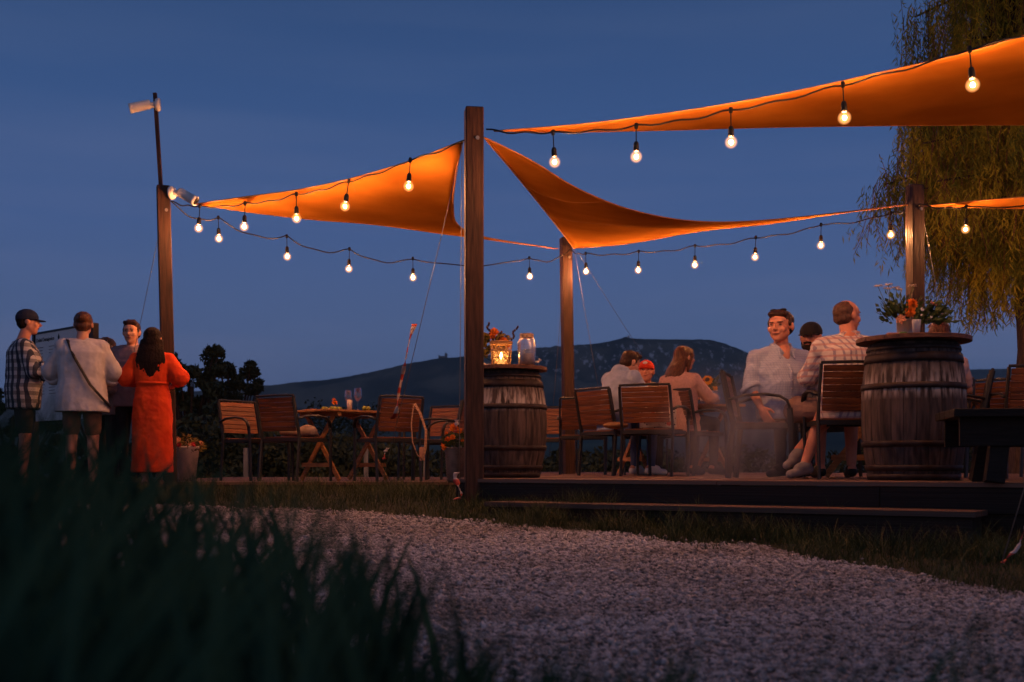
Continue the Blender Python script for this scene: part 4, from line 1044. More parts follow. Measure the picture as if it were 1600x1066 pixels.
# little white bird and crumpled napkin
lx, ly = bpos(840, 9.62)
t = thing('bird_figurine', 'tiny white bird figurine right of the glass jar', 'figurine', (lx, ly, bz1))
MB().ell((0, 0, .03), (.016, .011, .012)).ell((.014, 0, .047), (.008, .008, .008)).rcone((.02, 0, .047), .003, .029, .001) if False else None
MB().ell((0, 0, .034), (.018, .011, .012)).ell((.016, 0, .052), (.009, .008, .009)).sweep([(.022, 0, .052), (.034, 0, .050)], .003, n=5).sweep([(-.014, 0, .036), (-.035, 0, .048)], .005, .003, n=5).build('body', M['white'], t, True)
MB().sweep([(.002, .004, .024), (.002, .005, 0)], .0018, n=5).sweep([(.002, -.004, .024), (.002, -.005, 0)], .0018, n=5).build('legs', M['black'], t)
lx, ly = bpos(757, 9.60)
mb = MB(); vs_ = []
for j in range(7):
    for i in range(9):
        x_ = -.055+.11*i/8; y_ = -.03+.06*j/6; vs_.append((x_, y_, .004+.022*abs(noise.noise(Vector((i*.8, j*.8, 2))))+.018*max(0, 1-abs(i-3)/3)*max(0, 1-abs(j-3)/3)))
mb.add(vs_, [(j*9+i, j*9+i+1, (j+1)*9+i+1, (j+1)*9+i) for j in range(6) for i in range(8)])
o = mb.build('napkin', mat('paper napkin', (.72, .60, .54), rough=.9, bump=0), None, True); o.location = (lx, ly, bz1); tag(o, 'crumpled paper napkin at the left of the candle lantern', 'napkin'); so = o.modifiers.new('thickness', 'SOLIDIFY'); so.thickness = .001

# ---- things on the right barrel
sc2 = F/7.85/100  # px per cm there
lx, ly = bpos(1414, 7.86)
t = thing('flower_bouquet', 'bouquet with white umbels and orange dahlias in a metal vase on the right barrel', 'flowers', (lx, ly, bz2))
MB().lathe([(0, .0), (.050, .0), (.052, .02), (.058, .118), (.060, .12), (.057, .12), (.048, .006), (0, .006)], 24, cap=False).build('vase', mat('brushed tin', (.55, .53, .50), rough=.32, metal=.9, bump=.05), t, True)
lf = MB(); st = MB(); um = MB(); da = MB(); pe = MB(); wh = MB()
def P2(px, py, dy=0): return Vector((X(px, 7.86)-lx, dy, CZ+(728-py)/F*7.86-bz2))
for k in range(420):
    px = random.choice([random.gauss(1395, 9), random.gauss(1402, 12), random.gauss(1445, 14), random.gauss(1462, 9), random.gauss(1428, 16)]); py = random.gauss(488 if px < 1415 else 494, 9); c = P2(px, py, random.gauss(0, .035))
    if c.z < .09: c.z = .11
    dr = Vector((c.x+.01, random.gauss(0, .05), c.z-.05)); leafq(lf, c, dr, random.uniform(.03, .065), random.uniform(.009, .018))
for (px, py) in ((1388, 445), (1400, 449), (1404, 452), (1386, 451), (1426, 446), (1372, 447), (1465, 476), (1452, 500)):
    for q in range(26):
        c = P2(px+random.uniform(-6, 6), py+random.uniform(-1.2, 1.2), random.uniform(-.02, .02)); um.ell(c, (.0045, .0045, .0035), n=5, k=4)
for (px, py) in ((1388, 446), (1400, 450), (1386, 452), (1426, 447), (1372, 448), (1376, 465), (1452, 462), (1440, 462), (1462, 478), (1400, 480), (1378, 505), (1470, 505)):
    st.sweep([(0, 0, .08), P2((px+1414)/2-3, 490, 0), P2(px, py, 0)], .0022, n=5)
bloom('dahlia', t, M['orangeflower'], P2(1421, 477, -.05), .044, 14, (0, -1, .25), 5); bloom('dahlia', t, M['orangeflower'], P2(1417, 489, -.06), .042, 14, (-.1, -1, -.1), 5)
bloom('bloom', t, M['peachflower'], P2(1455, 476, -.03), .035, 7, (.5, -.4, .7), 2); bloom('bloom', t, M['peachflower'], P2(1404, 500, -.05), .04, 6, (-.4, -.9, .2), 2)
bloom('daisy', t, M['white'], P2(1437, 485, -.05), .016, 8, (0, -1, .2), 2); bloom('daisy', t, M['white'], P2(1435, 494, -.06), .009, 6, (0, -1, .2), 2); bloom('daisy', t, M['white'], P2(1451, 497, -.05), .01, 6, (0, -1, .2), 2)
lf.build('foliage', M['leafgreen'], t); st.build('stem', M['leafgreen'], t, True); kind(um.build('umbel', M['creamflower'], t), 'stuff'); 
lx, ly = bpos(1432, 7.74)
o = MB().lathe([(0, .002), (.022, .002), (.030, .10), (.031, .104), (.028, .104), (.020, .006), (0, .006)], 20, cap=False).build('paper_cup', M['white'], None, True); o.location = (lx, ly, bz2); tag(o, 'white cup standing in front of the metal vase on the right barrel', 'cup')
lx, ly = bpos(1395, 7.75)
o = MB().box((0, 0, .008), (.075, .05, .015)).build('cigarette_box', mat('reddish card box', (.42, .20, .14), rough=.6, bump=0), bevel=.002); o.location = (lx, ly, bz2); tag(o, 'small flat reddish box left of the vase on the right barrel', 'box')
lx, ly = bpos(1411, 7.70)
o = MB().box((0, 0, .009), (.05, .022, .018)).build('lighter', mat('green plastic', (.10, .22, .06), rough=.4, bump=0), bevel=.004); o.location = (lx, ly, bz2); tag(o, 'small green pack lying before the metal vase', 'lighter')

# ---- on the left table
tz_ = LZ+.75
def glass(label, px, d, z, s=1.0, filled=False, group='stemmed wine glasses on the larch table'):
    t = thing('wine_glass', label, 'glass', (X(px, d), d, z), group=group)
    MB().lathe([(0, 0), (.036*s, .001), (.034*s, .004), (.005, .010), (.0042, .095*s), (.018*s, .108*s), (.038*s, .14*s), (.042*s, .165*s), (.034*s, .235*s), (.0325*s, .235*s), (.040*s, .165*s), (.034*s, .14*s), (.014*s, .112*s), (0, .108*s)], 20, cap=False).build('bowl', M['clear'], t, True)
    return t
glass('wine glass behind the pale tumbler on the larch table', 544, 12.35, tz_, .98)
glass('right one of the two wine glasses on the larch table', 559, 12.25, tz_, 1.05)
o = MB().lathe([(0, .002), (.024, .002), (.031, .115), (.029, .115), (.022, .008), (0, .008)], 18, cap=False).build('tumbler', mat('milky tumbler', (.62, .52, .50), rough=.3, bump=0), None, True)
o.location = (X(546, 12.15), 12.15, tz_); tag(o, 'pale pinkish tumbler in front of the left wine glass', 'cup')
M['lime'] = mat('green apple skin', (.26, .28, .04), (.20, .2, .03), 20, rough=.4, bump=0)
for px, d, lb in [(506, 12.2, 'leftmost green apple on the larch table'), (510, 12.3, 'second green apple from the left on the larch table'), (518, 12.15, 'green apple just left under the orange flower'), (524, 12.2, 'green apple in the middle under the orange flower'), (530, 12.25, 'green apple right under the orange flower'), (569, 12.1, 'green apple just right of the wine glasses'), (575, 12.2, 'rightmost green apple on the larch table')]:
    o = thing('apple', lb, 'apple', (X(px, d), d, tz_), group='small green apples on the larch table')
    MB().lathe([(0, .004), (.012, .0), (.022, .008), (.027, .024), (.023, .040), (.012, .046), (0, .042)], 14, cap=False).build('fruit', M['lime'], o, True)
    MB().sweep([(0, 0, .042), (.003, 0, .055)], .0015, n=5).build('stalk', M['bark'], o)
t = thing('flower', 'single orange flower standing in a tiny vase on the larch table', 'flower', (X(523, 12.35), 12.35, tz_))
MB().lathe([(0, 0), (.02, 0), (.024, .03), (.012, .05), (.013, .06), (0, .06)], 14, cap=False).build('vase', M['cutglass'], t, True)
bloom('bloom', t, M['orangeflower'], (0, -.01, .095), .034, 9, (.2, -.8, .5), 4); bloom('bloom', t, M['orangeflower'], (-.01, 0, .13), .022, 8, (0, -.5, .8), 3)
MB().sweep([(0, 0, .05), (-.01, 0, .13), (-.02, 0, .165)], .0022, n=5).build('stem', M['leafgreen'], t)
o = MB().lathe([(0, .002), (.05, .002), (.065, .018), (.06, .018), (.045, .006), (0, .006)], 18, cap=False).build('saucer', mat('terracotta dish', (.45, .16, .07), rough=.6), None, True); o.location = (X(486, 12.2), 12.2, tz_); tag(o, 'shallow orange dish at the left end of the larch table', 'dish')

# things on the middle table
mz = DZ+.75
t = thing('bottle', 'clear slim bottle with a pale label left of the sunflower', 'bottle', (X(1099, 11.9), 11.9, mz))
MB().lathe([(0, .002), (.03, .002), (.032, .02), (.032, .15), (.012, .19), (.012, .235), (.010, .235), (.010, .19), (.028, .148), (.028, .01), (0, .01)], 18, cap=False).build('body', M['clear'], t, True)
MB().lathe([(.0328, .03), (.0328, .13)], 18, cap=False).build('label', M['white'], t, True)
MB().lathe([(0, .25), (.013, .25), (.013, .225)], 12, cap=False).build('cap', mat('red cap', (.5, .04, .02), bump=0), t, True)
t = thing('sunflower', 'sunflower in a glass pitcher on the middle table', 'flower', (X(1108, 12.05), 12.05, mz))
MB().lathe([(0, 0), (.05, .002), (.055, .03), (.03, .10), (.035, .13), (.03, .13), (.026, .10), (.048, .03), (0, .01)], 18, cap=False).build('vase', M['clear'], t, True)
sfm = mat('sunflower petals', (.82, .36, .01), rough=.6, bump=0); bloom('bloom', t, sfm, (-.02, -.02, .25), .065, 14, (-.3, -.9, .5), 2); bloom('bloom', t, sfm, (.06, -.02, .17), .035, 10, (.3, -.9, .3), 3)
MB().ell((-.023, -.033, .258), (.026, .014, .026)).build('seed_head', M['spike'], t, True)
mb = MB(); 
for k in range(26): leafq(mb, (random.gauss(.03, .03), random.gauss(0, .03), .20+random.gauss(0, .03)), (random.gauss(0, 1), random.gauss(0, .6), random.gauss(.3, .6)), .07, .018)
mb.build('leaf', M['leafgreen'], t); MB().sweep([(0, 0, .03), (-.01, 0, .15), (-.02, 0, .24)], .004, n=5).sweep([(0, 0, .03), (.04, 0, .12), (.06, 0, .17)], .003, n=5).build('stem', M['leafgreen'], t)
glass('wine glass in front of the woman in the peach sweater', 1090, 11.7, mz, .95, group=None)
t = thing('jug', 'small clear glass jug beside the sunflower', 'jug', (X(1118, 11.85), 11.85, mz))
MB().lathe([(0, .002), (.04, .002), (.05, .03), (.05, .07), (.025, .11), (.03, .14), (.027, .14), (.021, .11), (.045, .07), (.045, .01), (0, .008)], 18, cap=False).build('body', M['clear'], t, True)
MB().sweep([(.028, 0, .13), (.065, 0, .12), (.07, 0, .07), (.05, 0, .05)], .005, n=6).build('handle', M['clear'], t, True)

# ---- bag, cushions, blanket
M['strap'] = plaid('patterned woven strap', (.42, .26, .17), (.20, .09, .06), (.55, .36, .24), 30)
t = thing('shoulder_bag', 'patterned strap bag hanging from the corner of a left table chair', 'bag', (X(648, 11.55), 11.55, LZ))
MB().sweep([(-.01, 0, .78), (-.02, 0, .70), (-.035, 0, .58), (-.02, -.02, .40), (.03, -.03, .27), (.085, -.02, .22), (.11, -.01, .35), (.115, 0, .52), (.05, .02, .70), (0, 0, .79)], .022, .006, n=8).build('strap', M['strap'], t, True)
MB().box((.075, -.01, .28), (.055, .02, .14)).build('buckle', mat('tan leather', (.48, .25, .16), rough=.6), t, bevel=.008)
M['cloth'] = mat('crumpled beige blanket', (.36, .27, .22), (.25, .18, .15), 14, rough=.95, bump=.5)
def blob(name, label, cat, parts, m, loc, rz=0, voxel=.012, wr=.012, group=None, parent=None):
    mb = MB()
    for kind_, *a in parts:
        getattr(mb, kind_)(*a)
    o = mb.build(name, m, parent, True); o.location = loc; o.rotation_euler = (0, 0, R(rz))
    rm = o.modifiers.new('remesh', 'REMESH'); rm.mode = 'VOXEL'; rm.voxel_size = voxel; rm.use_smooth_shade = True
    ds = o.modifiers.new('folds', 'DISPLACE'); tx = bpy.data.textures.new('folds', 'CLOUDS'); tx.noise_scale = .09; ds.texture = tx; ds.strength = wr; ds.mid_level = .5
    if label: tag(o, label, cat, group)
    return o
blob('blanket', 'rolled beige blanket on the large-looking chair of the larch table', 'blanket', [('rcone', (-.15, -.05, .515), .05, (.2, .0, .515), .052), ('ell', (0, .07, .485), (.2, .11, .028)), ('ell', (.12, .02, .55), (.09, .07, .035))], M['cloth'], (X(466, 11.85), 11.85, LZ), -32)
blob('cushion', 'round straw-coloured hat or cushion on the hoodie man\'s chair', 'cushion', [('ell', (0, 0, .488), (.13, .13, .035))], mat('straw', (.42, .22, .10), (.3, .15, .06), 30, rough=.9, bump=.5), (X(962, 11.2), 11.2, DZ+.01), 0, wr=.004)
def floral():
    m, t, b = nodes('cream fabric with dark sprigs and red leaves')
    tcn = N(t, 'ShaderNodeTexCoord'); v1 = N(t, 'ShaderNodeTexVoronoi'); v1.inputs['Scale'].default_value = 34; t.links.new(tcn.outputs['Object'], v1.inputs[0])
    r1 = N(t, 'ShaderNodeValToRGB'); r1.color_ramp.interpolation = 'CONSTANT'; r1.color_ramp.elements[0].color = (.06, .04, .035, 1); r1.color_ramp.elements[1].position = .24; r1.color_ramp.elements[1].color = (.66, .55, .47, 1); t.links.new(v1.outputs['Distance'], r1.inputs[0])
    v2 = N(t, 'ShaderNodeTexVoronoi'); v2.inputs['Scale'].default_value = 9; t.links.new(tcn.outputs['Object'], v2.inputs[0])
    lt = N(t, 'ShaderNodeMath'); lt.operation = 'LESS_THAN'; lt.inputs[1].default_value = .22; t.links.new(v2.outputs['Distance'], lt.inputs[0])
    mx = N(t, 'ShaderNodeMix'); mx.data_type = 'RGBA'; t.links.new(lt.outputs[0], mx.inputs[0]); t.links.new(r1.outputs[0], mx.inputs[6]); mx.inputs[7].default_value = (.55, .08, .04, 1); t.links.new(mx.outputs[2], b.inputs['Base Color']); b.inputs['Roughness'].default_value = .9; return m
cu = thing('cushion', 'cream floral cushion leaning upright on the chair below the peach sweater woman', 'cushion', (X(1028, 11.2), 11.2, DZ+.465), -20)
blob('cover', None, None, [('box', (0, 0, .105), (.36, .05, .20)), ('ell', (0, 0, .105), (.17, .06, .10))], floral(), (0, 0, 0), 0, .012, .008, parent=cu)

# ---- planters
t = thing('flower_planter', 'ribbed metal planter with orange flowers left of the tallest post', 'planter', (X(713, 10.9), 10.9, LZ+.0))
rb = [(0, 0), (.085, 0)]
for i in range(12): rb += [(.084+.002*i, .012+i*.027), (.098+.002*i, .026+i*.027)]
rb += [(.118, .335), (.108, .335), (.1, .31), (0, .31)]
MB().lathe(rb, 24, cap=False).build('pot', mat('ribbed zinc', (.16, .13, .12), (.09, .075, .07), 10, rough=.4, metal=.5), t, True)
lf = MB(); fl = MB()
for k in range(260):
    a = random.uniform(0, 6.28); r_ = random.uniform(0, .13); c = (r_*math.cos(a), r_*math.sin(a), .33+random.uniform(0, .17)*(1-r_*3)); leafq(lf, c, (math.cos(a), math.sin(a), random.uniform(-.2, 1)), random.uniform(.03, .06), random.uniform(.008, .014))
for (x_, y_, z, r_) in ((-.02, -.09, .52, .05), (.03, -.06, .49, .035), (-.08, -.08, .41, .035), (-.03, -.12, .43, .033), (-.12, -.03, .36, .03), (-.11, -.06, .33, .03), (.06, -.08, .40, .02), (-.09, -.09, .47, .018)): bloom('bloom', t, M['orangeflower'], (x_, y_, z), r_, 10, (x_*2, -.9, .5), 4)
lf.build('foliage', M['leafgreen'], t)
t = thing('flower_pot', 'tall pale pot with trailing flowers right behind the woman in red', 'flower pot', (X(292, 11.9), 11.9, LZ-.02))
MB().lathe([(0, 0), (.085, 0), (.125, .36), (.135, .37), (.13, .385), (.115, .38), (.11, .34), (0, .34)], 24, cap=False).build('pot', mat('pale glazed pot', (.52, .44, .43), (.42, .34, .34), 6, rough=.5), t, True)
lf = MB(); crm = mat('crimson petals', (.45, .02, .03), bump=0)
for k in range(260):
    a = random.uniform(0, 6.28); r_ = random.uniform(0, .17); c = (r_*math.cos(a), r_*math.sin(a), .37+random.uniform(-.06, .12)*(1.2-r_*4)); leafq(lf, c, (math.cos(a), math.sin(a), random.uniform(-.8, .7)), random.uniform(.03, .07), random.uniform(.008, .014))
for k in range(9):
    a = random.uniform(3.3, 6.1); r_ = random.uniform(.06, .2); bloom('bloom', t, M['peachflower'] if k % 3 else crm, (r_*math.cos(a), r_*math.sin(a), .40+random.uniform(-.06, .08)), .032, 8, (math.cos(a), math.sin(a)-.3, .6), 3)
lf.build('foliage', M['leafyellow'], t)

# stakes behind the left deck
for px, lb in [(384, 'short pale stake below the leftmost orange chair'), (572, 'short pale stake behind the crossed legs of the larch table'), (665, 'short pale stake right of the hanging bag')]:
    d = 16.6; o = MB().box((0, 0, (CZ+(728-700)/F*d-ground(d))/2), (.065, .05, CZ+(728-700)/F*d-ground(d))).build('fence_stake', mat('grey stake wood', (.22, .22, .21), (.14, .14, .135), 5, (8, 8, 1), .9), bevel=.004); o.location = (X(px, d), d, ground(d)); tag(o, lb, 'stake', 'short pale stakes behind the left deck')
# fallen leaves on the deck before the man
lfm = mat('dry leaf', (.30, .17, .08), rough=.8, bump=0)
for i, (px, d, lb) in enumerate([(1240, 8.75, 'leftmost dry leaf on the deck below the seated men'), (1260, 8.7, 'pale dry leaf on the deck, second from the left'), (1282, 8.72, 'dry leaf left of the bald man\'s chair leg'), (1301, 8.7, 'dry leaf beside the bald man\'s chair leg')]):
    o = MB().add([(0, -.03, .002), (.018, -.005, .012), (.004, .035, .006), (-.016, .0, .014), (0, 0, .003)], [(0, 1, 4), (1, 2, 4), (2, 3, 4), (3, 0, 4)]).build('dry_leaf', lfm); o.location = (X(px, d), d, DZ+.001); o.rotation_euler = (0, 0, i*1.3+.4); tag(o, lb, 'leaf', 'dry leaves on the deck'); so = o.modifiers.new('thickness', 'SOLIDIFY'); so.thickness = .0008

# ---- information board
A = at(57, 521, 12.9); B = at(146, 508, 12.0); yaw = math.atan2(B.y-A.y, B.x-A.x); gz = ground(12.4)
wd = (B.xy-A.xy).length; top = (A.z+B.z)/2-gz
t = thing('information_board', 'white information board with black lettering and a strip of icons between dark posts', 'sign', (A.x, A.y, gz), math.degrees(yaw))
bw = .98
MB().box((-.03, 0, top/2), (.05, .06, top+.02)).build('post', M['metal'], t, bevel=.004)
MB().box((wd+.0, 0, top/2), (.10, .07, top+.02)).build('post', mat('dark board frame', (.045, .03, .025), rough=.6), t, bevel=.004)
MB().box((wd/2-.03, 0, top-.01-bw/2), (wd-.115+.035, .03, bw)).build('panel', M['white'], t)
MB().box((wd/2-.03, 0, top+.0015), (wd-.07, .05, .02)).build('top_rail', M['metal'], t)
def lettering(s, size, x, z, m, parent):
    c = bpy.data.curves.new('lettering', 'FONT'); c.body = s; c.size = size; c.extrude = .001; c.align_x = 'LEFT'
    o = bpy.data.objects.new('tmp', c); C.objects.link(o); bpy.context.view_layer.update()
    me = bpy.data.meshes.new_from_object(o.evaluated_get(bpy.context.evaluated_depsgraph_get())); bpy.data.objects.remove(o)
    me.materials.clear(); me.materials.append(m)
    return link('lettering', me, parent, (x, -.0175, z), (R(90), 0, 0))
blk = mat('black print', (.02, .02, .02), rough=.6, bump=0)
lettering('Dolní Dunajovice', .062, .03, top-.10, blk, t)
icon = MB()
def dia(cx, cz, a, b): icon.add([(cx-a, -.0185, cz), (cx, -.0185, cz-b), (cx+a, -.0185, cz), (cx, -.0185, cz+b)], [(0, 1, 2, 3)])
dia(.575, top-.08, .022, .042)
icon.build('emblem', blk, t)
# three columns of small print as thin bars of text lines
pr_ = MB()
for k in range(16):
    z = top-.17-k*.035
    for c_ in range(2):
        L = .20*random.uniform(.7, 1); x_ = .04+c_*.30; pr_.add([(x_, -.018, z), (x_+L, -.018, z), (x_+L, -.018, z+.008), (x_, -.018, z+.008)], [(0, 1, 2, 3)])
kind(pr_.build('small_print', mat('grey print', (.30, .28, .27), bump=0), t), 'stuff')
ic = MB()
ic.add([(wd-.018, -.0365, top-.10), (wd+.016, -.0365, top-.075), (wd-.018, -.0365, top-.05)], [(0, 1, 2)])
ic.add([(wd-.03, -.0365, top-.21), (wd+.03, -.0365, top-.21), (wd+.012, -.0365, top-.15), (wd, -.0365, top-.175), (wd-.010, -.0365, top-.14)], [(0, 1, 2, 3, 4)])
for k in range(5):
    cz = top-.27-k*.085; n_ = 16; ic.add([(wd+.026*math.cos(6.283*i/n_), -.0365, cz+.026*math.sin(6.283*i/n_)) for i in range(n_)], [tuple(range(n_))])
ic.build('icon', mat('pale icon print', (.66, .52, .46), bump=0), t)
# ================================================================ people
def V3(*a): return Vector(a)
STAND = dict(pelvis=(0, 0, .95), chest=(0, 0, 1.26), neck=(0, -.01, 1.455), head=(0, .02, 1.580), sL=(-.172, 0, 1.375), sR=(.172, 0, 1.375), eL=(-.235, -.03, 1.13), eR=(.235, -.03, 1.13),
             wL=(-.23, .06, .89), wR=(.23, .06, .89), hL=(-.09, 0, .92), hR=(.09, 0, .92), kL=(-.10, .02, .49), kR=(.10, .02, .49), aL=(-.10, -.01, .09), aR=(.10, -.01, .09), tL=(-.12, .16, .025), tR=(.12, .16, .025))
SIT = dict(pelvis=(0, 0, .555), chest=(0, -.05, .86), neck=(0, -.03, 1.07), head=(0, .01, 1.20), sL=(-.175, -.04, .965), sR=(.175, -.04, .965), eL=(-.25, .06, .74), eR=(.25, .06, .74),
           wL=(-.17, .30, .74), wR=(.17, .30, .74), hL=(-.09, .02, .54), hR=(.09, .02, .54), kL=(-.12, .42, .54), kR=(.12, .42, .54), aL=(-.12, .40, .09), aR=(.12, .40, .09), tL=(-.13, .56, .03), tR=(.13, .56, .03))
def remesh(o, vox, sm=3, wr=0, ns_=.12):
    r = o.modifiers.new('remesh', 'REMESH'); r.mode = 'VOXEL'; r.voxel_size = vox; r.use_smooth_shade = True
    if sm: s = o.modifiers.new('smooth', 'SMOOTH'); s.iterations = sm; s.factor = .5
    if wr:
        for sc_, st_ in ((ns_, wr), (ns_*.35, wr*.35)):
            d = o.modifiers.new('folds', 'DISPLACE'); tx = bpy.data.textures.new('folds', 'CLOUDS'); tx.noise_scale = sc_; d.texture = tx; d.strength = st_; d.mid_level = .5
    return o
def person(label, loc, rz, base, over=None, skin='skin', hair='short', hairm='hairbrown', yaw=0, pitch=0, top=None, topm=None, sleeve='long', bottom='trousers', botm=None, shoem=None,
           fat=0.0, voxel=.0075, scale=1.0, group=None, hands={}, extra=None):
    J = {k: Vector(v_) for k, v_ in {**base, **(over or {})}.items()}
    t = thing('person', label, 'person', loc, rz, group); t.scale = (scale,)*3
    S = (J['sR']-J['sL']).normalized(); H = (J['hR']-J['hL']).normalized()
    ups = (J['neck']-J['chest']).normalized(); uph = (J['chest']-J['pelvis']).normalized()
    fS = ups.cross(S).normalized(); fH = uph.cross(H).normalized()
    def torso(mb, inf, hem=-.10, neck=True, nr=.0, flare=0):
        pel, ch, nk = J['pelvis'], J['chest'], J['neck']; mid = (pel+ch)/2; W = ((H+S)/2).normalized(); fW = ((fH+fS)/2).normalized(); sm = (J['sL']+J['sR'])/2
        rings = [(pel+uph*hem, H*(.150+inf+flare+fat*.5), fH*(.115+inf+flare+fat*.4)), (pel+uph*.02, H*(.172+inf+fat*.8), fH*(.122+inf+fat*.9)),
                 (mid-uph*.03+fW*fat*.5, W*(.150+inf+fat*1.1), fW*(.108+inf+fat*1.6)), (mid+uph*.06+fW*fat*.4, W*(.152+inf+fat), fW*(.112+inf+fat*1.3)), (ch+fS*.01, S*(.168+inf+fat*.6), fS*(.122+inf+fat*.6)),
                 (ch+(sm-ch)*.62, S*(.178+inf+fat*.3), fS*(.112+inf+fat*.3)), (sm+ups*.012, S*(.150+inf), fS*(.082+inf)), (sm.lerp(nk, .45), S*(.112+inf*.8), fS*(.074+inf*.8)), (nk+(sm-nk)*.22, S*(.075+inf*.7), fS*(.066+inf*.7)), (nk+ups*nr, S*(.058+inf*.4), fS*(.058+inf*.4))]
        mb.loft(rings)
        for s in ('sL', 'sR'): mb.ell(J[s], (.055+inf*.7,)*3); mb.rcone(nk-ups*.055, .048+inf*.6, J[s], .054+inf*.7); mb.rcone(ch+(sm-ch)*.2, .10, J[s]-ups*.02, .060+inf*.6)
    def hand(mb, w_, e_, info=None):
        d = (w_-e_).normalized(); info = info or {}
        if 'dir' in info: d = Vector(info['dir']).normalized()
        nrm = Vector(info.get('palm', (0, 0, -1))); nrm = (nrm-d*nrm.dot(d)); nrm = nrm.normalized() if nrm.length > .05 else d.orthogonal().normalized()
        sd = d.cross(nrm).normalized()*info.get('thumb', 1); curl = info.get('curl', .5)
        rot = Matrix((sd, nrm, d)).transposed()
        mb.ell(w_+d*.050, (.041, .017, .052), rot); mb.rcone(w_, .027, w_+d*.03, .024)
        for i, (o_, l) in enumerate(((-.031, .062), (-.011, .074), (.010, .080), (.030, .072))):
            b = w_+d*.088+sd*o_; m_ = b+(d*math.cos(curl*.6)+nrm*math.sin(curl*.6))*l*.5; e2 = m_+(d*math.cos(curl*1.6)+nrm*math.sin(curl*1.6))*l*.5
            mb.rcone(b-d*.015, .0098, m_, .0090, 8); mb.rcone(m_, .0090, e2, .0078, 8)
        b = w_+d*.025+sd*.030; m_ = b+(d*.7+sd*.6+nrm*.35).normalized()*.045; e2 = m_+(d*.9+sd*.15+nrm*.4).normalized()*.032
        mb.rcone(b, .0125, m_, .0105, 8); mb.rcone(m_, .0105, e2, .0088, 8)
    Rh = Euler((R(pitch), 0, R(yaw)), 'XYZ').to_matrix(); hc = J['head']
    hs_ = (extra or {}).get('headscale', 1.05); hx_ = (extra or {}).get('headwide', 1.04)
    _ell, _rc = MB.ell, MB.rcone
    Rh = Rh @ Matrix.Diagonal((hs_*hx_, hs_, hs_))
    def hp(x, y, z): return hc+Rh @ Vector((x, y, z))
    mb = MB(); torso(mb, 0)
    mb.rcone(J['neck']-ups*.03, .062, hp(0, -.012, -.05), .054)
    mb.ell(hp(0, -.012, .028), (.074, .094, .086), Rh); mb.ell(hp(0, .022, -.028), (.060, .064, .082), Rh); mb.ell(hp(0, .052, -.086), (.030, .028, .026), Rh); mb.ell(hp(0, .03, -.06), (.052, .05, .042), Rh)
    mb.rcone(hp(0, .083, .014), .009, hp(0, .106, -.022), .014, 8); mb.ell(hp(0, .098, -.026), (.017, .012, .010), Rh)
    mb.rcone(hp(-.032, .074, .030), .012, hp(.032, .074, .030), .012, 8); mb.ell(hp(-.036, .058, -.022), (.024, .022, .026), Rh); mb.ell(hp(.036, .058, -.022), (.024, .022, .026), Rh)
    mb.rcone(hp(-.016, .081, -.052), .009, hp(.016, .081, -.052), .009, 8); mb.ell(hp(0, .01, -.045), (.064, .055, .05), Rh); mb.ell(hp(0, .048, .045), (.055, .032, .035), Rh)
    for s in (-1, 1): mb.ell(hp(s*.077, -.008, -.002), (.010, .019, .031), Rh)
    for a in 'LR':
        mb.rcone(J['s'+a], .052+fat*.1, J['e'+a], .040+fat*.1); mb.rcone(J['e'+a], .041+fat*.1, J['w'+a], .027); hand(mb, J['w'+a], J['e'+a], hands.get(a))
        mb.rcone(J['h'+a], .088+fat*.3, J['k'+a], .056+fat*.1)
        c_ = J['k'+a].lerp(J['a'+a], .3); fw = (J['t'+a]-J['a'+a]).normalized()
        mb.rcone(J['k'+a], .055, c_, .054+fat*.1); mb.rcone(c_, .054+fat*.1, J['a'+a], .036)
        mb.rcone(J['a'+a]-fw*.03-Vector((0, 0, .03)), .036, J['t'+a], .026)
    if extra and extra.get('vneck'): mb.ell(J['neck']+fS*.092-ups*.085, (.032, .026, .062)); mb.ell(J['neck']+fS*.06-ups*.045, (.05, .04, .04))
    remesh(mb.build('body', M[skin], t, True), voxel, 2)
    for s in (-1, 1):
        e_ = MB().ell(hp(s*.030, .0770, .010), (.0105, .009, .0050), Rh, 10, 7).build('eye', M['eyewhite'], t, True)
        MB().ell(hp(s*.030, .0830, .010), (.0056, .0045, .0046), Rh, 8, 6).build('pupil', M['pupil'], e_, True)
        MB().rcone(hp(s*.016, .0895, .027), .0040, hp(s*.044, .078, .028), .0030, 6).build('eyebrow', M[hairm], t, True)
    MB().rcone(hp(-.021, .0855, -.0525), .0045, hp(.021, .0855, -.0525), .0045, 6).ell(hp(0, .088, -.0535), (.017, .006, .0050), Rh).build('lips', M['lips'], t, True)
    # hair
    hb = MB()
    if hair == 'short':
        hb.ell(hp(0, -.020, .048), (.079, .092, .078), Rh); hb.ell(hp(0, -.045, .0), (.075, .066, .066), Rh); hb.rcone(hp(-.046, .052, .088), .022, hp(.042, .054, .092), .024); hb.rcone(hp(-.03, .015, .108), .022, hp(.03, .015, .108), .022); hb.ell(hp(-.068, .012, .026), (.011, .020, .026), Rh); hb.ell(hp(.068, .012, .026), (.011, .020, .026), Rh)
    elif hair == 'cropped':
        hb.ell(hp(0, -.030, .030), (.077, .086, .078), Rh); hb.ell(hp(0, -.045, -.01), (.074, .06, .058), Rh)
    elif hair == 'bun':
        hb.ell(hp(0, -.022, .040), (.082, .094, .084), Rh); hb.ell(hp(0, -.11, .055), (.042, .04, .042), Rh); hb.ell(hp(0, -.05, -.01), (.076, .06, .06), Rh)
    elif hair == 'long':
        dn = Vector((0, 0, -1)); bk = Rh @ Vector((0, -1, 0)); bk.z = 0; sd = Rh @ Vector((1, 0, 0)); L = (extra or {}).get('hairlen', .40); sh = Vector((extra or {}).get('hairshift', (0, 0, 0)))
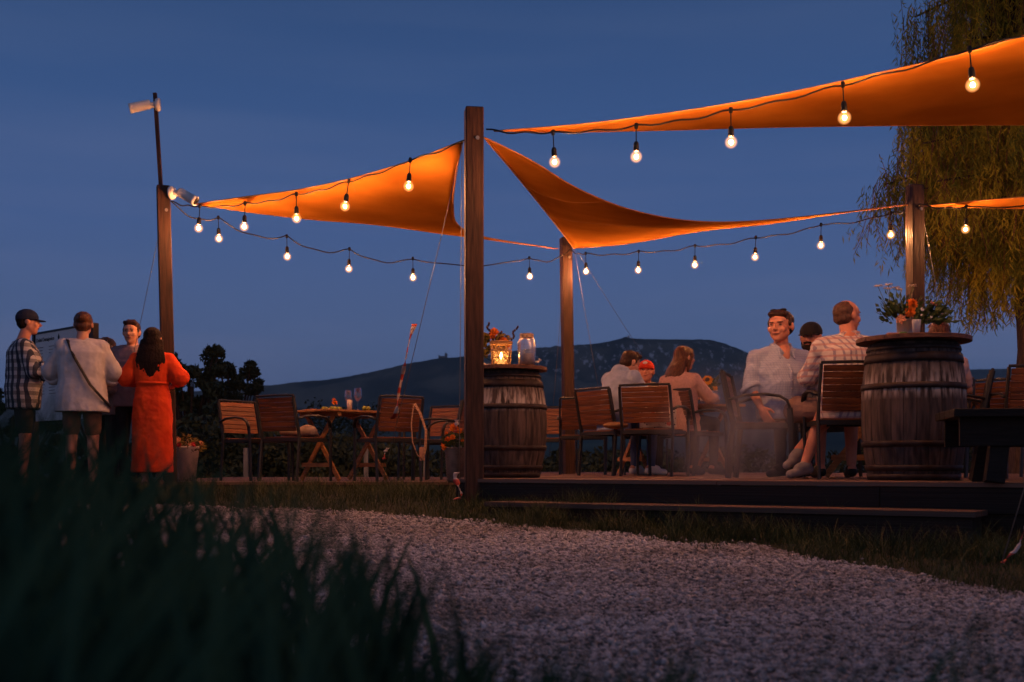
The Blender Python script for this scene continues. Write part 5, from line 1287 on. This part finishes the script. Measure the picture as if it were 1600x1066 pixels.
        hb.ell(hp(0, -.020, .036), (.086, .102, .088), Rh); hb.ell(hp(0, -.055, -.03), (.088, .068, .10), Rh)
        for k in range(-4, 5):
            a = hp(k*.019, -.075+.004*k*k*.5, -.01); b = a+dn*L*.5+bk*.055+sd*k*.009+sh*.5; c = a+dn*L*(1-.03*abs(k))+bk*.05+sd*k*.004+sh
            hb.sweep([a, a.lerp(b, .5)+bk*.012, b, b.lerp(c, .5), c], .022, .032, n=8, radii=[1.1, 1.15, 1.15, .9, .35])
        for s in (-1, 1): hb.sweep([hp(s*.03, .055, .085), hp(s*.077, .03, .03), hp(s*.084, -.01, -.07), hp(s*.08, -.03, -.16)], .018, .022, n=8, radii=[.9, 1, 1, .6])
    if hb.v: remesh(hb.build('hair', M[hairm], t, True), .008, 2, .010, .035)
    if extra and extra.get('beard'):
        bb = MB(); bb.ell(hp(0, .048, -.072), (.056, .050, .040), Rh); bb.ell(hp(0, .070, -.090), (.034, .032, .03), Rh); bb.rcone(hp(-.028, .088, -.040), .007, hp(.028, .088, -.040), .007); bb.rcone(hp(-.062, .012, -.02), .014, hp(-.045, .05, -.07), .018); bb.rcone(hp(.062, .012, -.02), .014, hp(.045, .05, -.07), .018)
        remesh(bb.build('beard', M['hairdark'], t, True), .007, 2, .008, .03)
    if extra and extra.get('cap'):
        cm = extra['cap']; cb = MB(); cy_ = -1 if extra.get('capback') else 1
        cb.ell(hp(0, -.014, .052), (.084, .102, .078), Rh); cb.loft([(hp(0, -.014, .022), Rh @ Vector((.084, 0, 0)), Rh @ Vector((0, .103, 0))), (hp(0, -.014, .06), Rh @ Vector((.083, 0, 0)), Rh @ Vector((0, .102, 0)))])
        o = cb.build('cap', cm, t, True); remesh(o, .007, 2)
        br = MB(); fr0 = []
        for zz in (0, -.006):
            for i in range(13):
                a = math.pi*i/12; fr0.append(hp(.074*math.cos(a), cy_*(.060+.090*math.sin(a)), .042-.020*math.sin(a)*1.0-.012*abs(math.cos(a))**2+zz))
        n_ = 13; br.add(fr0, [tuple(range(n_)), tuple(range(2*n_-1, n_-1, -1))]+[(i, i+n_, i+1+n_, i+1) for i in range(n_-1)]+[(n_-1, 2*n_-1, n_, 0)])
        br.build('brim', extra.get('brim', cm), o, True)
        if extra.get('badge'): MB().ell(hp(.006, .079, .082), (.024, .012, .016), Rh, 10, 7).build('badge', M['white'], o, True)
    # upper clothes
    if topm is not None:
        cb = MB(); torso(cb, .016+(extra or {}).get('loose', 0), (extra or {}).get('hem', -.13), nr=(-.045 if (extra or {}).get('collar') else -.015), flare=(extra or {}).get('flare', 0))
        lo_ = (extra or {}).get('loose', 0)
        for a in 'LR':
            if sleeve == 'short': m_ = J['s'+a].lerp(J['e'+a], .72); cb.rcone(J['s'+a], .062+lo_*.5, m_, .060+lo_)
            else:
                cb.rcone(J['s'+a], .062+lo_*.5, J['e'+a], .055+lo_)
                q = {'long': .97, 'rolled': .35, 'elbow': .08, 'puff': .35}[sleeve]; m_ = J['e'+a].lerp(J['w'+a], q)
                if sleeve == 'puff': cb.rcone(J['s'+a], .066, J['s'+a].lerp(J['e'+a], .75), .105); cb.ell(J['e'+a]+V3(0, 0, .03), (.108, .10, .105)); cb.rcone(J['e'+a], .085, m_, .05)
                else: cb.rcone(J['e'+a], .055+lo_, m_, .043+lo_ if sleeve == 'long' else .056+lo_)
        if extra and extra.get('skirt'):
            pel = J['pelvis']; hz_ = extra['skirt']
            cb.loft([(pel+V3(0, 0, .20), V3(.150, 0, 0), V3(0, .118, 0)), (pel+V3(0, 0, .12), V3(.152, 0, 0), V3(0, .12, 0)), (pel+V3(0, 0, -.02), V3(.195, 0, 0), V3(0, .155, 0)), (pel+V3(0, 0, -.22), V3(.205, 0, 0), V3(0, .17, 0)), (pel+V3(0, 0, -.45), V3(.205, 0, 0), V3(0, .18, 0)), (V3(pel.x, pel.y, hz_), V3(.215, 0, 0), V3(0, .20, 0))], 28)
        if extra and extra.get('hood'):
            nk = J['neck']; cb.ell(nk-fS*.07-ups*.01, (.095, .075, .06)); cb.rcone(nk-S*.085-ups*.02, .034, nk+S*.085-ups*.02, .034); cb.rcone(nk-S*.07+fS*.03-ups*.02, .03, nk-S*.075-fS*.05, .034); cb.rcone(nk+S*.07+fS*.03-ups*.02, .03, nk+S*.075-fS*.05, .034)
        if extra and extra.get('collar'):
            nk = J['neck']; 
            for s in (-1, 1):
                cb.rcone(nk+S*s*.062-fS*.04, .018, nk+S*s*.060+fS*.045-ups*.03, .018); cb.rcone(nk+S*s*.060+fS*.045-ups*.03, .017, nk+S*s*.03+fS*.10-ups*.12, .015)
            cb.rcone(nk-S*.055-fS*.045, .018, nk+S*.055-fS*.045, .018)
        o = cb.build(top or 'shirt', topm, t, True); remesh(o, .0095, 4, .020+(extra or {}).get('wr', 0), .11)
        if extra and extra.get('neckwear'):
            nk = J['neck']; kb = MB()
            kb.sweep([nk+S*.030+fS*.095-ups*.085, nk+S*.060+fS*.070-ups*.035, nk+S*.074+fS*.02-ups*.004, nk+S*.055-fS*.045+ups*.010, nk-fS*.068+ups*.014, nk-S*.055-fS*.045+ups*.010, nk-S*.074+fS*.02-ups*.004, nk-S*.060+fS*.070-ups*.035, nk-S*.030+fS*.095-ups*.085], .008, .022, n=8)
            for s in (-1, 1): kb.rcone(nk+S*s*.055+fS*.085-ups*.050, .014, nk+S*s*.062+fS*.118-ups*.110, .008, 8)
            kb.build('collar', topm, t, True)
        if extra and extra.get('placket'):
            pl_ = [J['neck']+fS*.130-ups*.155, J['chest']+fS*(.165+fat*.6)+ups*.02, (J['pelvis']+J['chest'])/2+uph*.05+fS*(.160+fat*1.6), J['pelvis']+uph*.05+fS*(.165+fat*1.2)]
            pl_ = [Vector(qb) for qb in curve(pl_, 14)]; MB().sweep(pl_, .016, .006, n=6).build('placket', topm, t, True)
            for qb in pl_[1::3]: MB().ell(qb+fS*.007, (.006, .006, .006), n=8, k=5).build('button', M['white'], t, True)
        for a in 'LR':
            if sleeve in ('elbow', 'rolled'):
                q = {'rolled': .35, 'elbow': .08}[sleeve]
                c0 = J['e'+a].lerp(J['w'+a], q-.13 if q > .1 else q-.06); c1 = J['e'+a].lerp(J['w'+a], q+.02); dd = (c1-c0).normalized(); k_ = .060+lo_+(.004 if fat else 0)
                sx_ = dd.orthogonal().normalized(); sy_ = dd.cross(sx_); MB().loft([(c0+dd*.0, sx_*k_, sy_*k_), (c0+dd*.004, sx_*(k_+.007), sy_*(k_+.007)), (c1+dd*.02, sx_*(k_+.006), sy_*(k_+.006)), (c1+dd*.024, sx_*(k_-.004), sy_*(k_-.004))], 18).build('cuff', topm, t, True)
        if extra and extra.get('belt'):
            pel = J['pelvis']; MB().loft([(pel+V3(0, 0, .145), V3(.170, 0, 0), V3(0, .138, 0)), (pel+V3(0, 0, .175), V3(.170, 0, 0), V3(0, .138, 0))], 24).build('belt', topm, t, True)
    if bottom:
        cb = MB(); inf = .010
        cb.loft([(J['pelvis']-uph*.11, H*(.150+inf), fH*(.118+inf)), (J['pelvis'], H*(.176+inf+fat*.8), fH*(.126+inf+fat*.8)), (J['pelvis']+uph*.09, H*(.160+inf+fat*.8), fH*(.115+inf+fat))])
        for a in 'LR':
            if bottom == 'shorts': m_ = J['h'+a].lerp(J['k'+a], .80); cb.rcone(J['h'+a], .100+fat*.3, m_, .076+fat*.15)
            else: cb.rcone(J['h'+a], .098+fat*.3, J['k'+a], .066+fat*.1); cb.rcone(J['k'+a], .064, J['a'+a]+V3(0, 0, .02), .046)
        remesh(cb.build(bottom, botm, t, True), .0095, 2, .012, .08)
    for a in 'LR':
        fw = (J['t'+a]-J['a'+a]); fw.z = 0 if abs(fw.z) < .12 else fw.z; fw.normalize(); hl = J['a'+a]-fw*.045; an = J['a'+a]; dz_ = (J['t'+a]-an)
        sb = MB(); sb.rcone(an-fw*.035+dz_*.0+V3(0, 0, -.045), .040, J['t'+a]+fw*.02, .033); sb.rcone(an+V3(0, 0, -.02), .046, J['t'+a].lerp(an, .5)+V3(0, 0, .0), .040)
        o = remesh(sb.build('shoe', shoem or M['black'], t, True), .008, 2)
    return t
Wt = M['white']
cl = lambda name, c, c2=None, s=12: mat(name, c, c2 or tuple(x*.82 for x in c), s, rough=.9, bump=.25)
def place(px, d, z): return (X(px, d), d, z)
# --- the standing group at the left, on the gravel
gz = ground(11.1)
M['dress'] = mat('orange red dress cloth', (.86, .075, .009), (.70, .045, .006), 7, rough=.85, bump=.2, sub=0)
s_ = (760-500)/F*11.1/1.735
person('woman in a long orange-red dress with puffed sleeves, seen from behind with long dark hair', place(238, 11.1, gz+.0), 4, STAND,
       dict(eL=(-.27, .02, 1.15), eR=(.28, .02, 1.15), wL=(-.12, .22, 1.07), wR=(.13, .22, 1.07), aL=(-.07, 0, .09), aR=(.07, 0, .09), tL=(-.08, .16, .025), tR=(.08, .16, .025)),
       hair='long', hairm='hairdark', top='dress', topm=M['dress'], sleeve='puff', bottom=None, scale=s_*.985, extra=dict(skirt=.17, hem=-.05, hairlen=.46, belt=True), shoem=cl('tan sandal', (.35, .2, .12)), voxel=.009)
person('person in a loose white shirt with a dark strap, back to the camera', place(128, 10.9, ground(10.9)), 14, STAND,
       dict(eL=(-.30, .05, 1.15), eR=(.29, .06, 1.15), wL=(-.20, .25, 1.05), wR=(.20, .25, 1.06), head=(.01, .03, 1.60)),
       hair='bun', hairm='hairred', top='shirt', topm=cl('white linen', (.60, .56, .56)), sleeve='rolled', bottom='shorts', botm=cl('brown shorts cloth', (.16, .09, .06)), scale=.985, fat=.02, extra=dict(loose=.03, flare=.05, hem=-.20, wr=-.004), voxel=.009)
sp = MB().sweep([(-.10, .13, 1.36), (-.125, .04, 1.44), (-.12, -.07, 1.44), (-.05, -.19, 1.27), (.10, -.225, 1.0), (.22, -.17, .86), (.27, -.02, .80)], .022, .006, n=6).build('bag_strap', M['black'], bpy.context.scene.objects['person.001'], True)
M['check'] = plaid('navy and white checked shirt', (.50, .48, .48), (.045, .055, .085), (.03, .035, .05), 13, line=.5)
person('man in a dark checked shirt and a dark cap at the left edge, facing right', place(36, 11.6, ground(11.6)), -68, STAND,
       dict(eL=(-.24, .06, 1.13), eR=(.22, .10, 1.13), wL=(-.12, .30, 1.10), wR=(.14, .32, 1.14), head=(0, .05, 1.62)), skin='skinred', hairm='hairdark', hair='cropped', top='shirt', topm=M['check'], sleeve='rolled', bottom='shorts', botm=cl('dark shorts cloth', (.03, .03, .035)),
       scale=1.04, extra=dict(cap=cl('navy cap cloth', (.02, .025, .05)), loose=.02, hem=-.18), fat=.015, hands={'L': dict(curl=.9), 'R': dict(curl=1.0)}, voxel=.009)
M['mauve'] = cl('dusty mauve blouse', (.30, .19, .19))
person('person in a dusty mauve blouse half hidden behind the woman in red, facing the camera', place(207, 12.0, ground(12.0)), 168, STAND, dict(eL=(-.27, .05, 1.12), eR=(.26, .05, 1.12), wL=(-.15, .24, 1.10), wR=(.15, .24, 1.08)), hair='short', hairm='hairbrown', top='blouse', topm=M['mauve'], sleeve='long', botm=cl('black trousers', (.02, .02, .022)), scale=1.03, yaw=12, extra=dict(loose=.02), voxel=.010)
person('person in a grey blouse between the white shirt and the red dress', place(168, 12.1, ground(12.1)), 150, STAND, dict(eL=(-.25, .05, 1.12), eR=(.25, .05, 1.12), wL=(-.15, .24, 1.10), wR=(.1, .24, 1.2)), hair='short', hairm='hairgrey', top='blouse', topm=cl('grey pink blouse', (.33, .27, .27)), sleeve='long', botm=cl('dark trousers', (.03, .03, .035)), scale=.93, yaw=0, extra=dict(loose=.02), voxel=.010)

# --- seated people
dark = cl('dark trouser cloth', (.03, .035, .05))
person('man in a pale grey-blue hoodie leaning forward over the table, back to the camera', place(960, 11.5, DZ+.005), -52, SIT,
       dict(chest=(0, .05, .86), neck=(0, .14, 1.04), head=(0, .22, 1.14), sL=(-.185, .10, .99), sR=(.185, .10, .99), eL=(-.25, .28, .80), eR=(.25, .22, .78), wL=(-.12, .50, .80), wR=(.14, .46, .80)), pitch=-22, yaw=-12,
       hair='short', hairm='hairbrown', top='hoodie', topm=cl('pale grey blue fleece', (.40, .46, .60)), sleeve='long', botm=cl('blue denim', (.09, .13, .24)), shoem=M['white'], extra=dict(hood=True, loose=.012))
person('older man with a red cap and grey jacket looking towards the camera', place(1009, 12.75, DZ+.005), 176, SIT, dict(chest=(0, 0, .84), neck=(0, .03, 1.02), head=(0, .08, 1.14), sL=(-.185, .02, .95), sR=(.185, .02, .95), eL=(-.25, .15, .76), eR=(.25, .15, .76), wL=(-.1, .36, .79), wR=(.1, .36, .79)),
       skin='skinred', hair='cropped', hairm='hairgrey', top='jacket', topm=cl('grey jacket cloth', (.16, .13, .12)), botm=dark, extra=dict(cap=cl('red cap cloth', (.62, .045, .015)), badge=True, collar=True, loose=.01), yaw=-6, pitch=8)
person('woman with very long auburn hair in a peach sweater, seen from behind', place(1066, 11.65, DZ+.005), -42, SIT, dict(neck=(0, 0, 1.06), head=(0, .05, 1.20), eL=(-.23, .13, .78), wL=(-.10, .36, .80), wR=(.14, .38, .80), eR=(.25, .12, .78)),
       hair='long', hairm='hairred', top='sweater', topm=cl('peach wool', (.62, .36, .30), None, 60), botm=dark, yaw=-22, extra=dict(hairlen=.36, hairshift=(-.05, -.03, 0), loose=.008))
M['blueshirt'] = plaid('light blue fine checked shirt', (.42, .47, .60), (.35, .40, .55), (.31, .36, .53), 52, line=.3)
M['khaki'] = cl('khaki pink shorts cloth', (.33, .20, .155))
o_ = person('man in a light blue shirt and khaki shorts, sunglasses on his head, looking left', place(1220, 9.3, DZ), 0,
       dict(pelvis=(-.02, .0, .56), chest=(-.01, -.03, .82), neck=(-.005, -.03, 1.050), head=(-.02, -.07, 1.190), sR=(-.205, -.06, .945), sL=(.195, .03, .945), eR=(-.262, -.08, .725), eL=(.27, .0, .735), wR=(-.195, -.16, .555), wL=(.36, .10, .765),
            hR=(.03, -.12, .545), hL=(.03, .06, .545), kR=(.235, -.42, .53), kL=(.36, -.16, .50), aR=(.08, -.44, .115), aL=(.07, -.28, .22), tR=(-.04, -.52, .035), tL=(-.04, -.40, .10)), None,
       skin='skinred', hair='short', hairm='hairbrown', top='shirt', topm=M['blueshirt'], sleeve='elbow', bottom='shorts', botm=M['khaki'], shoem=cl('grey sneaker', (.26, .24, .25)), fat=.030, yaw=143, pitch=0, scale=1.03,
       extra=dict(collar=True, loose=.012, hem=-.10, wr=.006, headscale=1.08, headwide=1.17, vneck=True, placket=True, neckwear=True), hands={'R': dict(dir=(.45, -.15, -.9), palm=(.6, .6, 0), curl=.45), 'L': dict(dir=(1, .1, -.05), palm=(0, 0, -1), curl=.3)}, voxel=.0065)
# his sunglasses, pushed up on the hair (worn: a child of the head's owner)
Rg = Euler((0, 0, R(143)), 'XYZ').to_matrix(); hc_ = Vector((-.02, -.06, 1.192)); Rg = Rg @ Matrix.Diagonal((1.26, 1.08, 1.08))
def hg(x, y, z): return hc_+Rg @ Vector((x, y, z))
sg = MB()
for s in (-1, 1): sg.ell(hg(s*.032, .030, .120), (.024, .010, .011), Rg @ Euler((R(-50), 0, 0)).to_matrix(), 12, 7)
sg.sweep([hg(-.02, .034, .122), hg(.02, .034, .122)], .004, n=5); sg.build('sunglasses', M['black'], o_, True)
person('bearded man in a dark cap and grey checked shirt behind the man in light blue', place(1274, 9.95, DZ+.005), 140, SIT, dict(chest=(0, .03, .86), neck=(0, .05, 1.06), head=(0, .09, 1.185), eL=(-.25, .15, .77), eR=(.25, .15, .77), wL=(-.1, .36, .80), wR=(.10, .36, .80)),
       skin='skinred', hair='cropped', hairm='hairdark', top='shirt', topm=plaid('grey green checked shirt', (.26, .28, .31), (.13, .15, .18), (.10, .12, .15), 40), sleeve='rolled', botm=dark, extra=dict(beard=True, cap=cl('black cap cloth', (.02, .018, .02)), collar=True, loose=.01), yaw=8, pitch=-5, scale=1.02)
M['madras'] = plaid('pale madras checked shirt', (.62, .56, .54), (.32, .28, .36), (.48, .22, .20), 22, line=.35)
person('bald man in a pale plaid shirt on the dark chair, head turned right', place(1324, 8.68, DZ+.005), -4, SIT, dict(chest=(.0, -.02, .86), neck=(.01, .0, 1.08), head=(.01, .04, 1.215), sL=(-.19, -.01, .985), sR=(.19, -.01, .985), wL=(-.2, .34, .80), wR=(.2, .34, .80), eL=(-.27, .10, .76), eR=(.27, .10, .76)),
       skin='skinred', hair='cropped', hairm='hairgrey', top='shirt', topm=M['madras'], sleeve='rolled', bottom='shorts', botm=cl('dark olive shorts', (.06, .05, .035)), fat=.02, yaw=-62, scale=1.02, extra=dict(collar=True, loose=.015, wr=.006), voxel=.0065)
person('person with reddish hair and a pale pink top, mostly hidden behind the bouquet', place(1468, 9.7, DZ+.005), 8, SIT, dict(eR=(.27, .02, .75), wR=(.26, .24, .68)), hair='short', hairm='hairred', top='shirt', topm=cl('pale pink cotton', (.62, .42, .40)), sleeve='short', botm=dark, yaw=-10, fat=.01)

# ---- thin volume imitating the blur of a person walking before the seated group
def walker_blur():
    m = bpy.data.materials.new('thin smoke'); m.use_nodes = True; t = m.node_tree; t.nodes.clear()
    o = N(t, 'ShaderNodeOutputMaterial'); v_ = N(t, 'ShaderNodeVolumePrincipled'); v_.inputs['Color'].default_value = (.80, .80, .95, 1); v_.inputs['Anisotropy'].default_value = .1
    tcn = N(t, 'ShaderNodeTexCoord'); ln = N(t, 'ShaderNodeVectorMath'); ln.operation = 'LENGTH'
    mpn = N(t, 'ShaderNodeMapping'); mpn.inputs['Scale'].default_value = (1/.60, 1/.28, 1/.62); t.links.new(tcn.outputs['Object'], mpn.inputs[0]); t.links.new(mpn.outputs[0], ln.inputs[0])
    fo = N(t, 'ShaderNodeMapRange'); fo.inputs[1].default_value = 1.0; fo.inputs[2].default_value = .15; fo.inputs[3].default_value = 0; fo.inputs[4].default_value = 1; t.links.new(ln.outputs['Value'], fo.inputs[0])
    nz = N(t, 'ShaderNodeTexNoise'); nz.inputs['Scale'].default_value = 2.6; nz.inputs['Detail'].default_value = 3; mp2 = N(t, 'ShaderNodeMapping'); mp2.inputs['Scale'].default_value = (1.6, 1.6, .8); t.links.new(tcn.outputs['Object'], mp2.inputs[0]); t.links.new(mp2.outputs[0], nz.inputs[0])
    cr2 = N(t, 'ShaderNodeMapRange'); cr2.inputs[1].default_value = .40; cr2.inputs[2].default_value = .70; cr2.inputs[4].default_value = 3.8; t.links.new(nz.outputs[0], cr2.inputs[0])
    mu = N(t, 'ShaderNodeMath'); mu.operation = 'MULTIPLY'; t.links.new(fo.outputs[0], mu.inputs[0]); t.links.new(cr2.outputs[0], mu.inputs[1]); t.links.new(mu.outputs[0], v_.inputs['Density'])
    t.links.new(v_.outputs[0], o.inputs['Volume'])
    ob = MB().ell((0, 0, 0), (.62, .30, .66), None, 20, 12).build('walker_blur', m); ob.location = at(1140, 690, 8.45)
    kind(ob, 'stuff')
walker_blur()

# ---- the evening air over the plain
hm = bpy.data.materials.new('evening haze'); hm.use_nodes = True; ht = hm.node_tree; ht.nodes.clear()
ho = N(ht, 'ShaderNodeOutputMaterial'); hv = N(ht, 'ShaderNodeVolumePrincipled'); hv.inputs['Color'].default_value = (.85, .92, 1, 1); hv.inputs['Density'].default_value = 1.3e-4
ht.links.new(hv.outputs[0], ho.inputs['Volume'])
hb_ = MB().box((0, 2500, 150), (10200, 5200, 460)).build('haze', hm); kind(hb_, 'stuff')
